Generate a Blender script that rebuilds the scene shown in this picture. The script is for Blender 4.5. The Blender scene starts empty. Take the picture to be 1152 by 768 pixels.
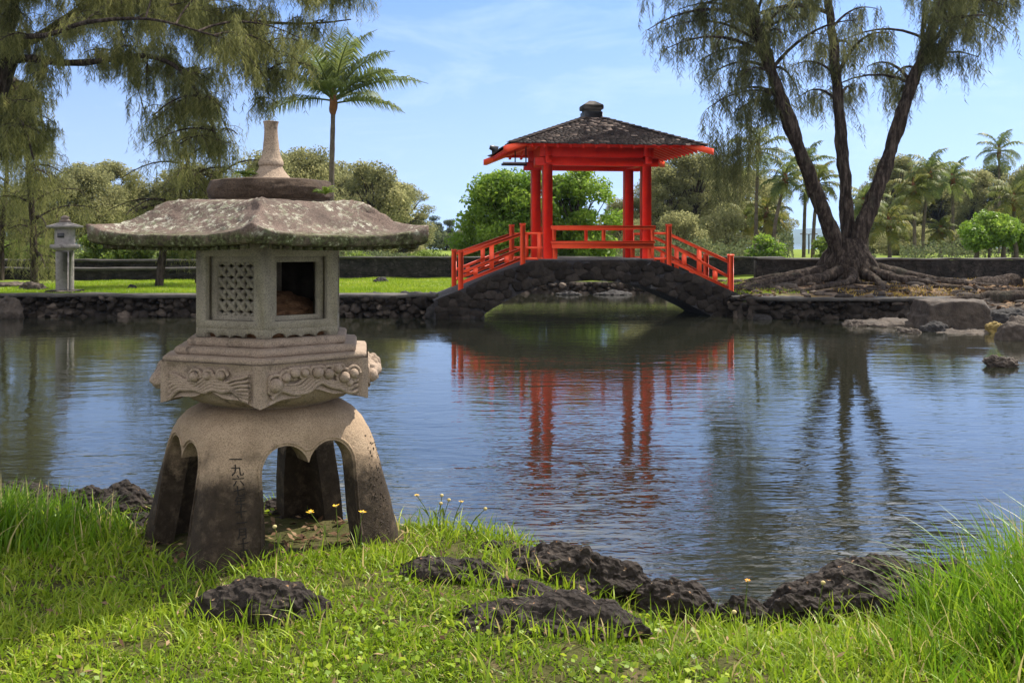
import bpy, bmesh, math, random
import numpy as np
from mathutils import Vector, Matrix
R = math.radians
random.seed(7); RNG = np.random.default_rng(7)
SC = bpy.context.scene
C = SC.collection
# ---------------------------------------------------------------- camera, sky, sun, exposure
F, CX, HY, EYE = 1120.0, 576.0, 272.0, 1.9      # 35 mm lens on a 36 mm frame, eye height above the pond
cam_d = bpy.data.cameras.new('camera'); cam = bpy.data.objects.new('camera', cam_d); C.objects.link(cam)
cam.location = (0, 0, EYE); cam.rotation_euler = (R(90), 0, 0)
cam_d.lens = 35; cam_d.sensor_width = 36; cam_d.shift_y = -(384-HY)/1152
cam_d.clip_start = .05; cam_d.clip_end = 20000
SC.camera = cam
SUN_EL = R(53); SUN_H = (0.75, 0.66)            # sun stands to the right behind the subject
w = bpy.data.worlds.new('World'); SC.world = w; w.use_nodes = True
nt = w.node_tree; bg = nt.nodes['Background']
sky = nt.nodes.new('ShaderNodeTexSky'); sky.sky_type = 'NISHITA'; sky.sun_disc = False
sky.sun_elevation = SUN_EL; sky.sun_rotation = math.atan2(SUN_H[0], SUN_H[1])
sky.air_density = 0.8; sky.dust_density = 0.35; sky.ozone_density = 7.0; sky.altitude = 0
tc = nt.nodes.new('ShaderNodeTexCoord'); sp = nt.nodes.new('ShaderNodeSeparateXYZ'); cb = nt.nodes.new('ShaderNodeCombineXYZ'); ma = nt.nodes.new('ShaderNodeMath'); mb = nt.nodes.new('ShaderNodeMath')
mb.operation = 'MAXIMUM'; mb.inputs[1].default_value = 0; ma.operation = 'MULTIPLY_ADD'; ma.inputs[1].default_value = .85; ma.inputs[2].default_value = .21   # sky lookup lifted off the horizon: no white band there
nt.links.new(tc.outputs['Generated'], sp.inputs[0]); nt.links.new(sp.outputs[2], mb.inputs[0]); nt.links.new(mb.outputs[0], ma.inputs[0])
nt.links.new(sp.outputs[0], cb.inputs[0]); nt.links.new(sp.outputs[1], cb.inputs[1]); nt.links.new(ma.outputs[0], cb.inputs[2]); nt.links.new(cb.outputs[0], sky.inputs[0])
cn = nt.nodes.new('ShaderNodeTexNoise'); cm = nt.nodes.new('ShaderNodeMapping'); cr = nt.nodes.new('ShaderNodeValToRGB'); cx = nt.nodes.new('ShaderNodeMix')   # faint cirrus wisps
cm.inputs['Scale'].default_value = (1.2, 1.2, 5); cn.inputs['Scale'].default_value = 4.2; cn.inputs['Detail'].default_value = 8; cn.inputs['Roughness'].default_value = .62; cn.inputs['Distortion'].default_value = .5
cr.color_ramp.elements[0].position = .52; cr.color_ramp.elements[1].position = .85; cr.color_ramp.elements[1].color = (.22, .22, .22, 1)
cx.data_type = 'RGBA'; cx.inputs[7].default_value = (7.2, 7.6, 8.2, 1)
nt.links.new(tc.outputs['Generated'], cm.inputs[0]); nt.links.new(cm.outputs[0], cn.inputs['Vector']); nt.links.new(cn.outputs[0], cr.inputs[0]); nt.links.new(cr.outputs[0], cx.inputs[0]); nt.links.new(sky.outputs[0], cx.inputs[6])
def wm(op, a, b=0., clamp=False):
    x = nt.nodes.new('ShaderNodeMath'); x.operation = op; x.use_clamp = clamp
    for v, k in ((a, 0), (b, 1)):
        if hasattr(v, 'is_output'): nt.links.new(v, x.inputs[k])
        else: x.inputs[k].default_value = v
    return x.outputs[0]
# unseen broken cumulus added overhead and behind the viewer: the neutral fill light, and the silver in the near water
kn = nt.nodes.new('ShaderNodeTexNoise'); kn.inputs['Scale'].default_value = 2.6; kn.inputs['Detail'].default_value = 7; kn.inputs['Roughness'].default_value = .58
nt.links.new(tc.outputs['Generated'], kn.inputs['Vector'])
cov = wm('MULTIPLY', wm('SUBTRACT', kn.outputs[0], .38), 6., True)
hi = wm('MULTIPLY', wm('SUBTRACT', sp.outputs[2], .24), 13., True); bk = wm('MULTIPLY', wm('SUBTRACT', wm('MULTIPLY', sp.outputs[1], -1.), .05), 4., True)
cf = wm('MULTIPLY', wm('MULTIPLY', cov, wm('MAXIMUM', hi, bk)), .74)
cy = nt.nodes.new('ShaderNodeMix'); cy.data_type = 'RGBA'; cy.inputs[7].default_value = (8.6, 8.3, 7.8, 1)
hzm = nt.nodes.new('ShaderNodeMix'); hzm.data_type = 'RGBA'; hzm.inputs[7].default_value = (4.0, 4.3, 4.4, 1)   # paler air towards the horizon
nt.links.new(wm('MULTIPLY', wm('MULTIPLY', wm('SUBTRACT', .25, mb.outputs[0]), 4.0, True), .44), hzm.inputs[0]); nt.links.new(cx.outputs[2], hzm.inputs[6])
nt.links.new(cf, cy.inputs[0]); nt.links.new(hzm.outputs[2], cy.inputs[6]); nt.links.new(cy.outputs[2], bg.inputs[0]); bg.inputs[1].default_value = 0.13
sd = bpy.data.lights.new('sun', 'SUN'); sun = bpy.data.objects.new('sun', sd); C.objects.link(sun)
sd.energy = 4.9; sd.angle = R(.5); sd.color = (1, .93, .82)
ch = math.cos(SUN_EL)/math.hypot(*SUN_H)
sun.rotation_euler = Vector((SUN_H[0]*ch, SUN_H[1]*ch, math.sin(SUN_EL))).to_track_quat('Z', 'Y').to_euler()
SC.view_settings.view_transform = 'Standard'; SC.view_settings.look = 'None'
SC.view_settings.exposure = 0.94; SC.view_settings.gamma = 1; SC.view_settings.use_curve_mapping = False
SC.cycles.max_bounces = 6; SC.cycles.transparent_max_bounces = 4
# ---------------------------------------------------------------- helpers
def P(px, py, d):
    return np.array(((px-CX)*d/F, d, EYE+(HY-py)*d/F))
def PX(px, d): return (px-CX)*d/F
def PZ(py, d): return EYE+(HY-py)*d/F
def lerp(a, b, t): return a+(b-a)*t
def smooth(a, b, x):
    t = np.clip((x-a)/(b-a), 0, 1); return t*t*(3-2*t)
def _h(ix, iy, iz, seed):
    h = (ix.astype(np.int64)*374761393 + iy.astype(np.int64)*668265263 + iz.astype(np.int64)*2147483647 + seed*974711) & 0xffffffff
    h = ((h ^ (h >> 13))*1274126177) & 0xffffffff
    h = ((h ^ (h >> 16))*2246822519) & 0xffffffff
    return ((h ^ (h >> 15)) & 0xffffff)/float(0x7fffff)-1
def vn(p, seed=0):
    p = np.asarray(p, float); i = np.floor(p); f = p-i; u = f*f*(3-2*f); i = i.astype(np.int64)
    r = 0
    for dx in (0, 1):
        wx = u[:, 0] if dx else 1-u[:, 0]
        for dy in (0, 1):
            wy = u[:, 1] if dy else 1-u[:, 1]
            for dz in (0, 1):
                wz = u[:, 2] if dz else 1-u[:, 2]
                r = r+_h(i[:, 0]+dx, i[:, 1]+dy, i[:, 2]+dz, seed)*wx*wy*wz
    return r
def fbm(p, o=4, seed=0, gain=.5):
    p = np.asarray(p, float); a, s, r = 1, 0, 0
    for k in range(o):
        r = r+a*vn(p*(2.03**k)+k*17.3, seed+k); s += a; a *= gain
    return r/s
def ridged(p, o=3, seed=0):
    p = np.asarray(p, float); a, s, r = 1, 0, 0
    for k in range(o):
        r = r+a*(1-np.abs(vn(p*(2.1**k)+k*7.7, seed+k))*2); s += a; a *= .5
    return r/s
class Geo:
    """collects vertex and face arrays, links them as ONE mesh object"""
    def __init__(s): s.v = []; s.f = []; s.n = 0; s.t = []; s.any_t = False
    def add(s, V, faces, tint=None):
        V = np.asarray(V, float).reshape(-1, 3)
        if not isinstance(faces, (list, tuple)) or (len(faces) and np.isscalar(faces[0][0])): faces = [np.asarray(faces)]
        for f in faces:
            f = np.asarray(f, dtype=np.int64)
            if f.size: s.f.append(f+s.n)
        s.v.append(V); s.n += len(V)
        if tint is None: s.t.append(np.full(len(V), .5))
        else: s.any_t = True; s.t.append(np.broadcast_to(np.asarray(tint, float), (len(V),)))
        return s
    def merge(s, g):
        for f in g.f: s.f.append(f+s.n)
        s.v += g.v; s.t += g.t; s.n += g.n; s.any_t |= g.any_t
        return s
    def verts(s): return np.concatenate(s.v)
    def mesh(s, name, off, smooth_=False):
        me = bpy.data.meshes.new(name)
        V = np.concatenate(s.v)-np.asarray(off)
        me.vertices.add(len(V)); me.vertices.foreach_set('co', V.astype(np.float32).ravel())
        li = np.concatenate([f.ravel() for f in s.f]).astype(np.int32)
        cnt = np.concatenate([np.full(len(f), f.shape[1]) for f in s.f]).astype(np.int32)
        st = np.concatenate(([0], np.cumsum(cnt)[:-1])).astype(np.int32)
        me.loops.add(len(li)); me.loops.foreach_set('vertex_index', li)
        me.polygons.add(len(cnt)); me.polygons.foreach_set('loop_start', st)
        if smooth_: me.polygons.foreach_set('use_smooth', np.ones(len(cnt), bool))
        if s.any_t:
            a = me.attributes.new('tint', 'FLOAT', 'POINT'); a.data.foreach_set('value', np.concatenate(s.t).astype(np.float32))
        me.update(calc_edges=True); me.validate()
        return me
WL = {}
def tag(o, label=None, cat=None, group=None, kind=None):
    if label: o['label'] = label
    if cat: o['category'] = cat
    if group: o['group'] = group
    if kind: o['kind'] = kind
    return o
def empty(name, loc, label, cat, group=None):
    o = bpy.data.objects.new(name, None); C.objects.link(o); o.location = tuple(loc); o.empty_display_size = .2
    WL[o.name] = np.array(loc, float)
    return tag(o, label, cat, group)
def obj(name, g, mat, parent=None, sm=False, org=None):
    off = WL[parent.name] if parent else np.array(org if org is not None else (0, 0, 0), float)
    o = bpy.data.objects.new(name, g.mesh(name, off, sm)); C.objects.link(o)
    if parent: o.parent = parent
    else: o.location = tuple(off)
    WL[o.name] = off
    for m in (mat if isinstance(mat, (list, tuple)) else [mat]): o.data.materials.append(m)
    return o
def copy_tree(o, loc=None, rz=None, sc=None, label=None, group=None, parent=None):
    c = o.copy(); C.objects.link(c)
    if parent is not None: c.parent = parent
    for ch_ in list(o.children): copy_tree(ch_, parent=c)
    if loc is not None: c.location = tuple(loc)
    if rz is not None: c.rotation_euler = (0, 0, rz)
    if sc is not None: c.scale = (sc, sc, sc) if np.isscalar(sc) else sc
    if label: c['label'] = label
    if group: c['group'] = group
    return c
# ---------------------------------------------------------------- shapes
def quadgrid(nu, nv, cu=False, cv=False):
    i, j = np.meshgrid(np.arange(nu if cu else nu-1), np.arange(nv if cv else nv-1), indexing='ij')
    i2, j2 = (i+1) % nu, (j+1) % nv
    return np.stack((i*nv+j, i2*nv+j, i2*nv+j2, i*nv+j2), -1).reshape(-1, 4)
def box(g, lo, hi, M=None, tint=None, bev=0):
    lo, hi = np.array(lo, float), np.array(hi, float)
    if bev:
        b = bev; c = (lo+hi)/2; h = (hi-lo)/2
        V = []; 
        for sx in (-1, 1):
            for sy in (-1, 1):
                for sz in (-1, 1):
                    V += [(sx*h[0], sy*(h[1]-b), sz*(h[2]-b)), (sx*(h[0]-b), sy*h[1], sz*(h[2]-b)), (sx*(h[0]-b), sy*(h[1]-b), sz*h[2])]
        V = np.array(V)+c
        id_ = lambda x, y, z, k: ((x*2+y)*2+z)*3+k
        Q = []; T = []
        for a in (0, 1):
            Q += [[id_(a, 0, 0, 0), id_(a, 1, 0, 0), id_(a, 1, 1, 0), id_(a, 0, 1, 0)], [id_(0, a, 0, 1), id_(1, a, 0, 1), id_(1, a, 1, 1), id_(0, a, 1, 1)], [id_(0, 0, a, 2), id_(1, 0, a, 2), id_(1, 1, a, 2), id_(0, 1, a, 2)]]
            for b2 in (0, 1):
                Q += [[id_(a, b2, 0, 0), id_(a, b2, 0, 1), id_(a, b2, 1, 1), id_(a, b2, 1, 0)], [id_(a, 0, b2, 0), id_(a, 0, b2, 2), id_(a, 1, b2, 2), id_(a, 1, b2, 0)], [id_(0, a, b2, 1), id_(0, a, b2, 2), id_(1, a, b2, 2), id_(1, a, b2, 1)]]
                for c2 in (0, 1): T.append([id_(a, b2, c2, 0), id_(a, b2, c2, 1), id_(a, b2, c2, 2)])
        fs = [np.array(Q), np.array(T)]
    else:
        V = np.array([(x, y, z) for x in (lo[0], hi[0]) for y in (lo[1], hi[1]) for z in (lo[2], hi[2])])
        fs = [np.array([[0, 1, 3, 2], [4, 6, 7, 5], [0, 4, 5, 1], [2, 3, 7, 6], [0, 2, 6, 4], [1, 5, 7, 3]])]
    if M is not None: V = np.asarray(M(V))
    return g.add(V, fs, tint)
def tube(g, pts, rad, n=8, cap=True, rough=0, seed=0, tint=None, squash=1, bark=0):
    pts = np.asarray(pts, float); k = len(pts); rad = np.broadcast_to(np.asarray(rad, float), (k,))
    T = np.gradient(pts, axis=0); T /= np.linalg.norm(T, axis=1)[:, None]+1e-9
    u = np.array((1., 0, 0)) if abs(T[0][0]) < .8 else np.array((0, 1., 0))
    U = np.zeros_like(T)
    for i in range(k):
        u = u-T[i]*np.dot(u, T[i]); u /= np.linalg.norm(u)+1e-9; U[i] = u
    W = np.cross(T, U); a = np.arange(n)*2*math.pi/n
    D = U[:, None]*np.cos(a)[None, :, None]+W[:, None]*np.sin(a)[None, :, None]
    rr = rad[:, None]*np.ones(n)[None]
    if rough:
        q = pts[:, None]*1.0+D*rad[:, None, None]
        rr = rr*(1+rough*fbm((q*np.array((3, 3, 1.2))).reshape(-1, 3)/max(rad.max(), .05)*.35, 3, seed).reshape(k, n))
    if bark:
        q = (pts[:, None]+D*rad[:, None, None]).reshape(-1, 3)*np.array((7., 7, 1.6)); rr = rr+bark*(fbm(q, 4, seed+5)-.35*np.abs(vn(q*1.7, seed+8))).reshape(k, n)
    V = pts[:, None]+D*rr[..., None]
    if squash != 1: V[..., 2] = pts[:, None, 2]+(V[..., 2]-pts[:, None, 2])*squash
    fs = [quadgrid(k, n, False, True)]
    if cap: fs += [np.arange(n)[None, ::-1], (np.arange(n)+(k-1)*n)[None]]
    return g.add(V.reshape(-1, 3), fs, tint)
def lathe(g, prof, c, n=32, seg=None, tint=None):
    pr = np.array(prof, float); a = np.arange(n)*2*math.pi/n
    V = np.stack((c[0]+pr[:, None, 0]*np.cos(a), c[1]+pr[:, None, 0]*np.sin(a), c[2]+np.repeat(pr[:, 1:2], n, 1)), -1)
    return g.add(V.reshape(-1, 3), [quadgrid(len(pr), n, False, True)], tint)
_ico = {}
def ico(sub):
    if sub not in _ico:
        bm = bmesh.new(); bmesh.ops.create_icosphere(bm, subdivisions=sub, radius=1)
        bm.verts.ensure_lookup_table()
        _ico[sub] = (np.array([v.co[:] for v in bm.verts]), np.array([[v.index for v in f.verts] for f in bm.faces])); bm.free()
    return _ico[sub]
def spline(pts, n):
    """Catmull-Rom through pts"""
    p = np.asarray(pts, float); p = np.vstack((2*p[0]-p[1], p, 2*p[-1]-p[-2])); m = len(p)-3
    t = np.linspace(0, m, n); i = np.minimum(t.astype(int), m-1); f = (t-i)[:, None]
    a, b, c, d = p[i], p[i+1], p[i+2], p[i+3]
    return .5*(2*b+(c-a)*f+(2*a-5*b+4*c-d)*f**2+(3*b-a-3*c+d)*f**3)
# ---------------------------------------------------------------- materials
class Mat:
    def __init__(s, name, rough=.8, spec=.3):
        s.m = bpy.data.materials.new(name); s.m.use_nodes = True; s.t = s.m.node_tree; s.b = s.t.nodes['Principled BSDF']
        s.b.inputs['Roughness'].default_value = rough; s.b.inputs['Specular IOR Level'].default_value = spec
        s.co = s.t.nodes.new('ShaderNodeTexCoord').outputs['Object']
    def n(s, typ, **k):
        x = s.t.nodes.new(typ)
        for a, b in k.items():
            if a.startswith('i_'): x.inputs[a[2:].replace('_', ' ')].default_value = b
            else: setattr(x, a, b)
        return x
    def l(s, a, b): s.t.links.new(a, b)
    def mapped(s, sc, src=None):
        mp = s.n('ShaderNodeMapping'); mp.inputs['Scale'].default_value = sc; s.l(src or s.co, mp.inputs[0]); return mp.outputs[0]
    def noise(s, scale, detail=4, rough=.55, src=None, dist=0):
        x = s.n('ShaderNodeTexNoise', i_Scale=scale, i_Detail=detail, i_Roughness=rough, i_Distortion=dist); s.l(src or s.co, x.inputs['Vector']); return x.outputs['Fac']
    def vor(s, scale, feature='F1', out='Distance', src=None, rnd=1):
        x = s.n('ShaderNodeTexVoronoi', feature=feature, i_Scale=scale, i_Randomness=rnd); s.l(src or s.co, x.inputs['Vector']); return x.outputs[out]
    def ramp(s, fac, stops):
        x = s.n('ShaderNodeValToRGB'); e = x.color_ramp.elements
        while len(e) < len(stops): e.new(.5)
        for el, (p, c) in zip(e, stops): el.position = p; el.color = (*c, 1) if not np.isscalar(c) else (c, c, c, 1)
        s.l(fac, x.inputs[0]); return x.outputs[0]
    def mix(s, fac, a, b, mode='MIX'):
        x = s.n('ShaderNodeMix', data_type='RGBA', blend_type=mode)
        for v, k in ((fac, 0), (a, 6), (b, 7)):
            if hasattr(v, 'is_output'): s.l(v, x.inputs[k])
            else: x.inputs[k].default_value = v if k == 0 else (*v, 1)
        return x.outputs[2]
    def math(s, op, a, b=0., clamp=False):
        x = s.n('ShaderNodeMath', operation=op, use_clamp=clamp)
        for v, k in ((a, 0), (b, 1)):
            if hasattr(v, 'is_output'): s.l(v, x.inputs[k])
            else: x.inputs[k].default_value = v
        return x.outputs[0]
    def attr(s, name='tint'): return s.n('ShaderNodeAttribute', attribute_name=name).outputs['Fac']
    def pos(s, ax=2):
        g = s.n('ShaderNodeNewGeometry'); x = s.n('ShaderNodeSeparateXYZ'); s.l(g.outputs['Position'], x.inputs[0]); return x.outputs[ax]
    def col(s, c):
        if hasattr(c, 'is_output'): s.l(c, s.b.inputs['Base Color'])
        else: s.b.inputs['Base Color'].default_value = (*c, 1)
        return s
    def bump(s, h, strength=.5, dist=.02):
        prev = s.b.inputs['Normal'].links[0].from_socket if s.b.inputs['Normal'].links else None
        x = s.n('ShaderNodeBump', i_Strength=strength, i_Distance=dist); s.l(h, x.inputs['Height'])
        if prev: s.l(prev, x.inputs['Normal'])
        s.l(x.outputs[0], s.b.inputs['Normal']); return s
def leaf_mat(name, c0, c1, trans=.35, rough=.6, spec=.25, c_mid=None, straw=None):
    M = Mat(name, rough, spec); t = M.attr()
    stops = [(0, c0), (1, c1)] if c_mid is None else ([(0, c0), (.5, c_mid), (1, c1)] if straw is None else [(0, c0), (.5, c_mid), (.92, c1), (.97, straw)])
    c = M.ramp(t, stops); M.col(c)
    tr = M.n('ShaderNodeBsdfTranslucent'); M.l(c, tr.inputs[0])
    mx = M.n('ShaderNodeMixShader'); mx.inputs[0].default_value = trans
    M.l(M.b.outputs[0], mx.inputs[1]); M.l(tr.outputs[0], mx.inputs[2])
    M.l(mx.outputs[0], M.t.nodes['Material Output'].inputs[0])
    return M.m
def mottled(name, a, b, scale, bump=.4, bdist=.02, rough=.85, spec=.25, fine=None):
    M = Mat(name, rough, spec); n1 = M.noise(scale, 6, .62)
    c = M.ramp(n1, [(.3, a), (.7, b)])
    if fine: c = M.mix(M.ramp(M.noise(fine, 2, .6), [(.35, 0), (.65, .55)]), c, tuple(x*.55 for x in a))
    M.col(c); M.bump(M.noise(scale*4, 5, .65), bump, bdist); return M.m
# ---------------------------------------------------------------- setting: water, ground, hills
def water_mat():
    M = Mat('pond_water', .03, .5); M.b.inputs['IOR'].default_value = 1.65
    M.col(M.ramp(M.noise(.12, 2), [(.35, (.012, .0135, .008)), (.65, (.020, .020, .013))]))
    big = M.ramp(M.noise(.16, 3, .6, dist=1.2), [(.36, .25), (.62, 1)])
    v1 = M.mapped((.5, 1.5, 1)); v2 = M.mapped((1.0, 2.6, 1))
    a = M.noise(2.0, 2, .5, v1, .6); b = M.noise(4.6, 2, .55, v2, .4)
    h = M.math('ADD', M.math('MULTIPLY', a, 1.0), M.math('MULTIPLY', b, .42))
    h = M.math('MULTIPLY', h, M.math('MULTIPLY', big, M.ramp(M.math('DIVIDE', M.pos(1), 26.), [(.18, 1.0), (.30, .62), (.42, .34), (.6, .22), (.95, .16)])))
    M.bump(h, 1.0, .030); return M.m
g = Geo()
xs = np.concatenate((-np.geomspace(9000, 40, 12), np.linspace(-30, 30, 25), np.geomspace(40, 9000, 12)))
ys = np.concatenate((np.linspace(-10, 60, 15), np.geomspace(80, 9000, 12)))
X, Y = np.meshgrid(xs, ys, indexing='ij')
g.add(np.stack((X, Y, 0*X), -1).reshape(-1, 3), quadgrid(len(xs), len(ys)))
tag(obj('water', g, water_mat()), 'dark rippled pond water reflecting trees and red pavilion', 'water', kind='structure')

SX = np.array([-12, -6, -3.3, -2.4, -1.45, -.64, -.08, .33, .77, 1.03, 1.36, 1.9, 2.6, 5, 12])
SY = np.array([6.9, 6.7, 6.4, 6.25, 6.1, 5.75, 5.4, 5.0, 4.72, 4.58, 4.7, 4.98, 5.15, 5.6, 6.5])
def zt(x, y):
    x = np.asarray(x, float); y = np.asarray(y, float)
    p = np.stack((x.ravel(), y.ravel(), 0*x.ravel()), -1)
    s = np.interp(x, SX, SY)+(.12*vn(p*2.3, 3)).reshape(x.shape)-y
    z = lerp(-.3, .36, smooth(-.32, .22, s))+.05*smooth(.2, 1.5, s)
    z = z+(.03*fbm(p*1.1, 3, 5)).reshape(x.shape)*smooth(-.2, .2, s)
    z = z-.17*smooth(-.1, .8, x)*smooth(3.5, 4.5, y)-.10*smooth(-1.9, -2.6, x)*smooth(5.1, 5.9, y)
    z = z-.06*np.exp(-((x+1.4)**2/.5+(y-5.3)**2/.35))
    return z
g = Geo(); xs = np.linspace(-12, 12, 320); ys = np.linspace(-4, 7.4, 220)
X, Y = np.meshgrid(xs, ys, indexing='ij')
g.add(np.stack((X, Y, zt(X, Y)), -1).reshape(-1, 3), quadgrid(len(xs), len(ys)))
M = Mat('lawn_soil', .95, .1)
M.col(M.ramp(M.noise(9, 5, .65), [(.3, (.035, .03, .012)), (.5, (.05, .052, .014)), (.7, (.10, .075, .04))])); M.bump(M.noise(40, 4), .8, .02)
tag(obj('near_bank_ground', g, M.m, sm=True), 'earth of the near grassy bank beside the pond', 'ground', kind='structure')

def sd_far(x, y):
    """positive on land beyond the pond: two islands with a channel under the bridge"""
    fl = np.interp(x, [-40, -14, -6, -1.6, -.9], [25.6, 25.2, 25.05, 25.0, 25.2])
    left = np.minimum(y-fl, -1.25+.075*(y-25)-x)
    fr = np.interp(x, [5.2, 6, 9.2, 10.2, 11, 12, 14, 20, 40], [25.3, 24.5, 24.3, 23.6, 21.6, 20.4, 19.2, 17.6, 15])
    right = np.minimum(y-fr, (x-5.55)-.04*(y-25.3))
    back = y-36.3
    return np.maximum(np.maximum(left, right), back)
def zf(x, y):
    x = np.asarray(x, float); y = np.asarray(y, float)
    p = np.stack((x.ravel(), y.ravel(), 0*x.ravel()), -1); n = (fbm(p*.8, 4, 11)).reshape(x.shape)
    s = sd_far(x, y)+.12*n
    right = smooth(9.5, 11, x)*smooth(26.5, 25, y)
    z = lerp(lerp(-.35, .5, smooth(-.05, .25, s)), lerp(-.3, .42, smooth(-.4, 3.2, s)), right)
    z = z+.30*np.exp(-(((x-10.2)/4.2)**2+((y-29.6)/3)**2))+.06*n*smooth(.2, 1, s)
    z = z+.10*smooth(27, 33, y)*smooth(6, 10, x)
    z = z+.35*smooth(37.4, 39.5, y)
    return z
g = Geo(); xs = np.linspace(-45, 45, 400); ys = np.concatenate((np.linspace(14, 40, 170), np.linspace(41, 60, 20), np.geomspace(64, 136, 10), [138]))
X, Y = np.meshgrid(xs, ys, indexing='ij'); Z = zf(X, Y); Z[:, -1] = -.5
wid = 1+smooth(38, 136, Y)*4.5
g.add(np.stack((X*wid, Y, Z), -1).reshape(-1, 3), quadgrid(len(xs), len(ys)))
M = Mat('island_ground', .95, .12)
grass = M.ramp(M.noise(1.3, 6, .7), [(.3, (.085, .13, .016)), (.55, (.15, .20, .024)), (.75, (.20, .22, .05))])
dirt = M.ramp(M.noise(1.6, 7, .7), [(.3, (.06, .04, .027)), (.5, (.125, .088, .06)), (.68, (.23, .17, .12))])
gold = M.mix(M.ramp(M.noise(1.1, 5, .7), [(.56, 0), (.64, .85)]), dirt, (.30, .20, .045))
dirt = M.mix(M.ramp(M.pos(0), [(0, 0), (1, 1)]), dirt, gold)
px_ = M.math('ADD', M.pos(0), M.math('MULTIPLY', M.noise(.9, 4), 2.2))
msk = M.math('MULTIPLY', M.math('SUBTRACT', px_, 7.0), .8, True)
yy = M.math('ADD', M.pos(1), M.math('MULTIPLY', M.noise(.8, 4), 3))
back = M.math('MULTIPLY', M.math('SUBTRACT', 37.6, yy), 2., True)
edge = M.math('MULTIPLY', M.math('SUBTRACT', .46, M.pos(2)), 12., True)
c = M.mix(M.math('MULTIPLY', msk, back, True), grass, dirt)
M.col(M.mix(edge, c, M.ramp(M.noise(5, 5, .7), [(.35, (.02, .017, .015)), (.7, (.10, .08, .065))]))); M.bump(M.noise(14, 5, .7), .9, .06)
tag(obj('far_bank_ground', g, M.m, sm=True), 'lawn and brown root-strewn earth on the far bank', 'ground', kind='structure')
def far_ground_z(x, y):
    wd = 1+smooth(38, 136, np.array(float(y)))*4.5
    return float(zf(np.array([x/wd]), np.array([float(y)]))[0])

g = Geo(); xs = np.linspace(-5200, 5200, 420); ys = np.linspace(3600, 6400, 30)
X, Y = np.meshgrid(xs, ys, indexing='ij'); p = np.stack((X.ravel(), Y.ravel(), 0*X.ravel()), -1)
env = np.sin(np.clip((Y-3600)/2800, 0, 1)*math.pi)
Z = -3+env*(58+34*fbm(p/900, 4, 31).reshape(X.shape)+9*fbm(p/110, 3, 35).reshape(X.shape))
g.add(np.stack((X, Y, Z), -1).reshape(-1, 3), quadgrid(len(xs), len(ys)))
M = Mat('wooded_hill', .95, .05); M.col(M.ramp(M.noise(.012, 6, .7), [(.3, (.03, .045, .02)), (.7, (.07, .09, .04))]))
tag(obj('hills', g, M.m, sm=True), 'low wooded hills fading to blue across the bay', 'hills', kind='structure')

# ---------------------------------------------------------------- shared materials
def lava_mat(name, a=(.009, .007, .006), b=(.042, .033, .027), litter=.66, sc=14):
    M = Mat(name, .85, .15)
    c = M.ramp(M.noise(sc, 6, .7), [(.3, a), (.62, b), (.8, tuple(x*1.9 for x in b))])
    up = M.n('ShaderNodeNewGeometry'); sx = M.n('ShaderNodeSeparateXYZ'); M.l(up.outputs['Normal'], sx.inputs[0])
    lit = M.math('MULTIPLY', M.ramp(M.noise(26, 3, .6), [(litter, 0), (litter+.04, 1)]), M.math('MULTIPLY', M.math('SUBTRACT', sx.outputs[2], .45), 4, True))
    c = M.mix(lit, c, M.ramp(M.noise(60, 2), [(.4, (.22, .10, .035)), (.6, (.34, .24, .15))]))
    M.col(c); M.bump(M.vor(34, 'F1'), .9, .025); M.bump(M.noise(90, 4, .7), .7, .01); return M.m
LAVA = lava_mat('lava_rock')
LAVA_FAR = mottled('basalt', (.010, .009, .009), (.045, .040, .038), 5, .9, .05, .85, .3)
BROWN_ROCK = mottled('weathered_rock', (.028, .021, .016), (.105, .082, .064), 4, .9, .04, .85, .3)
WALLSTONE = Mat('wall_stone', .9, .12)
c = WALLSTONE.ramp(WALLSTONE.attr(), [(0, (.014, .011, .009)), (.5, (.055, .044, .036)), (1, (.20, .155, .12))])
n_ = WALLSTONE.ramp(WALLSTONE.noise(9, 5, .7), [(.3, .45), (.7, 1.4)])
WALLSTONE.col(WALLSTONE.mix(1, c, n_, 'MULTIPLY')).bump(WALLSTONE.noise(22, 5, .7), .9, .04); WALLSTONE = WALLSTONE.m
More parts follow.
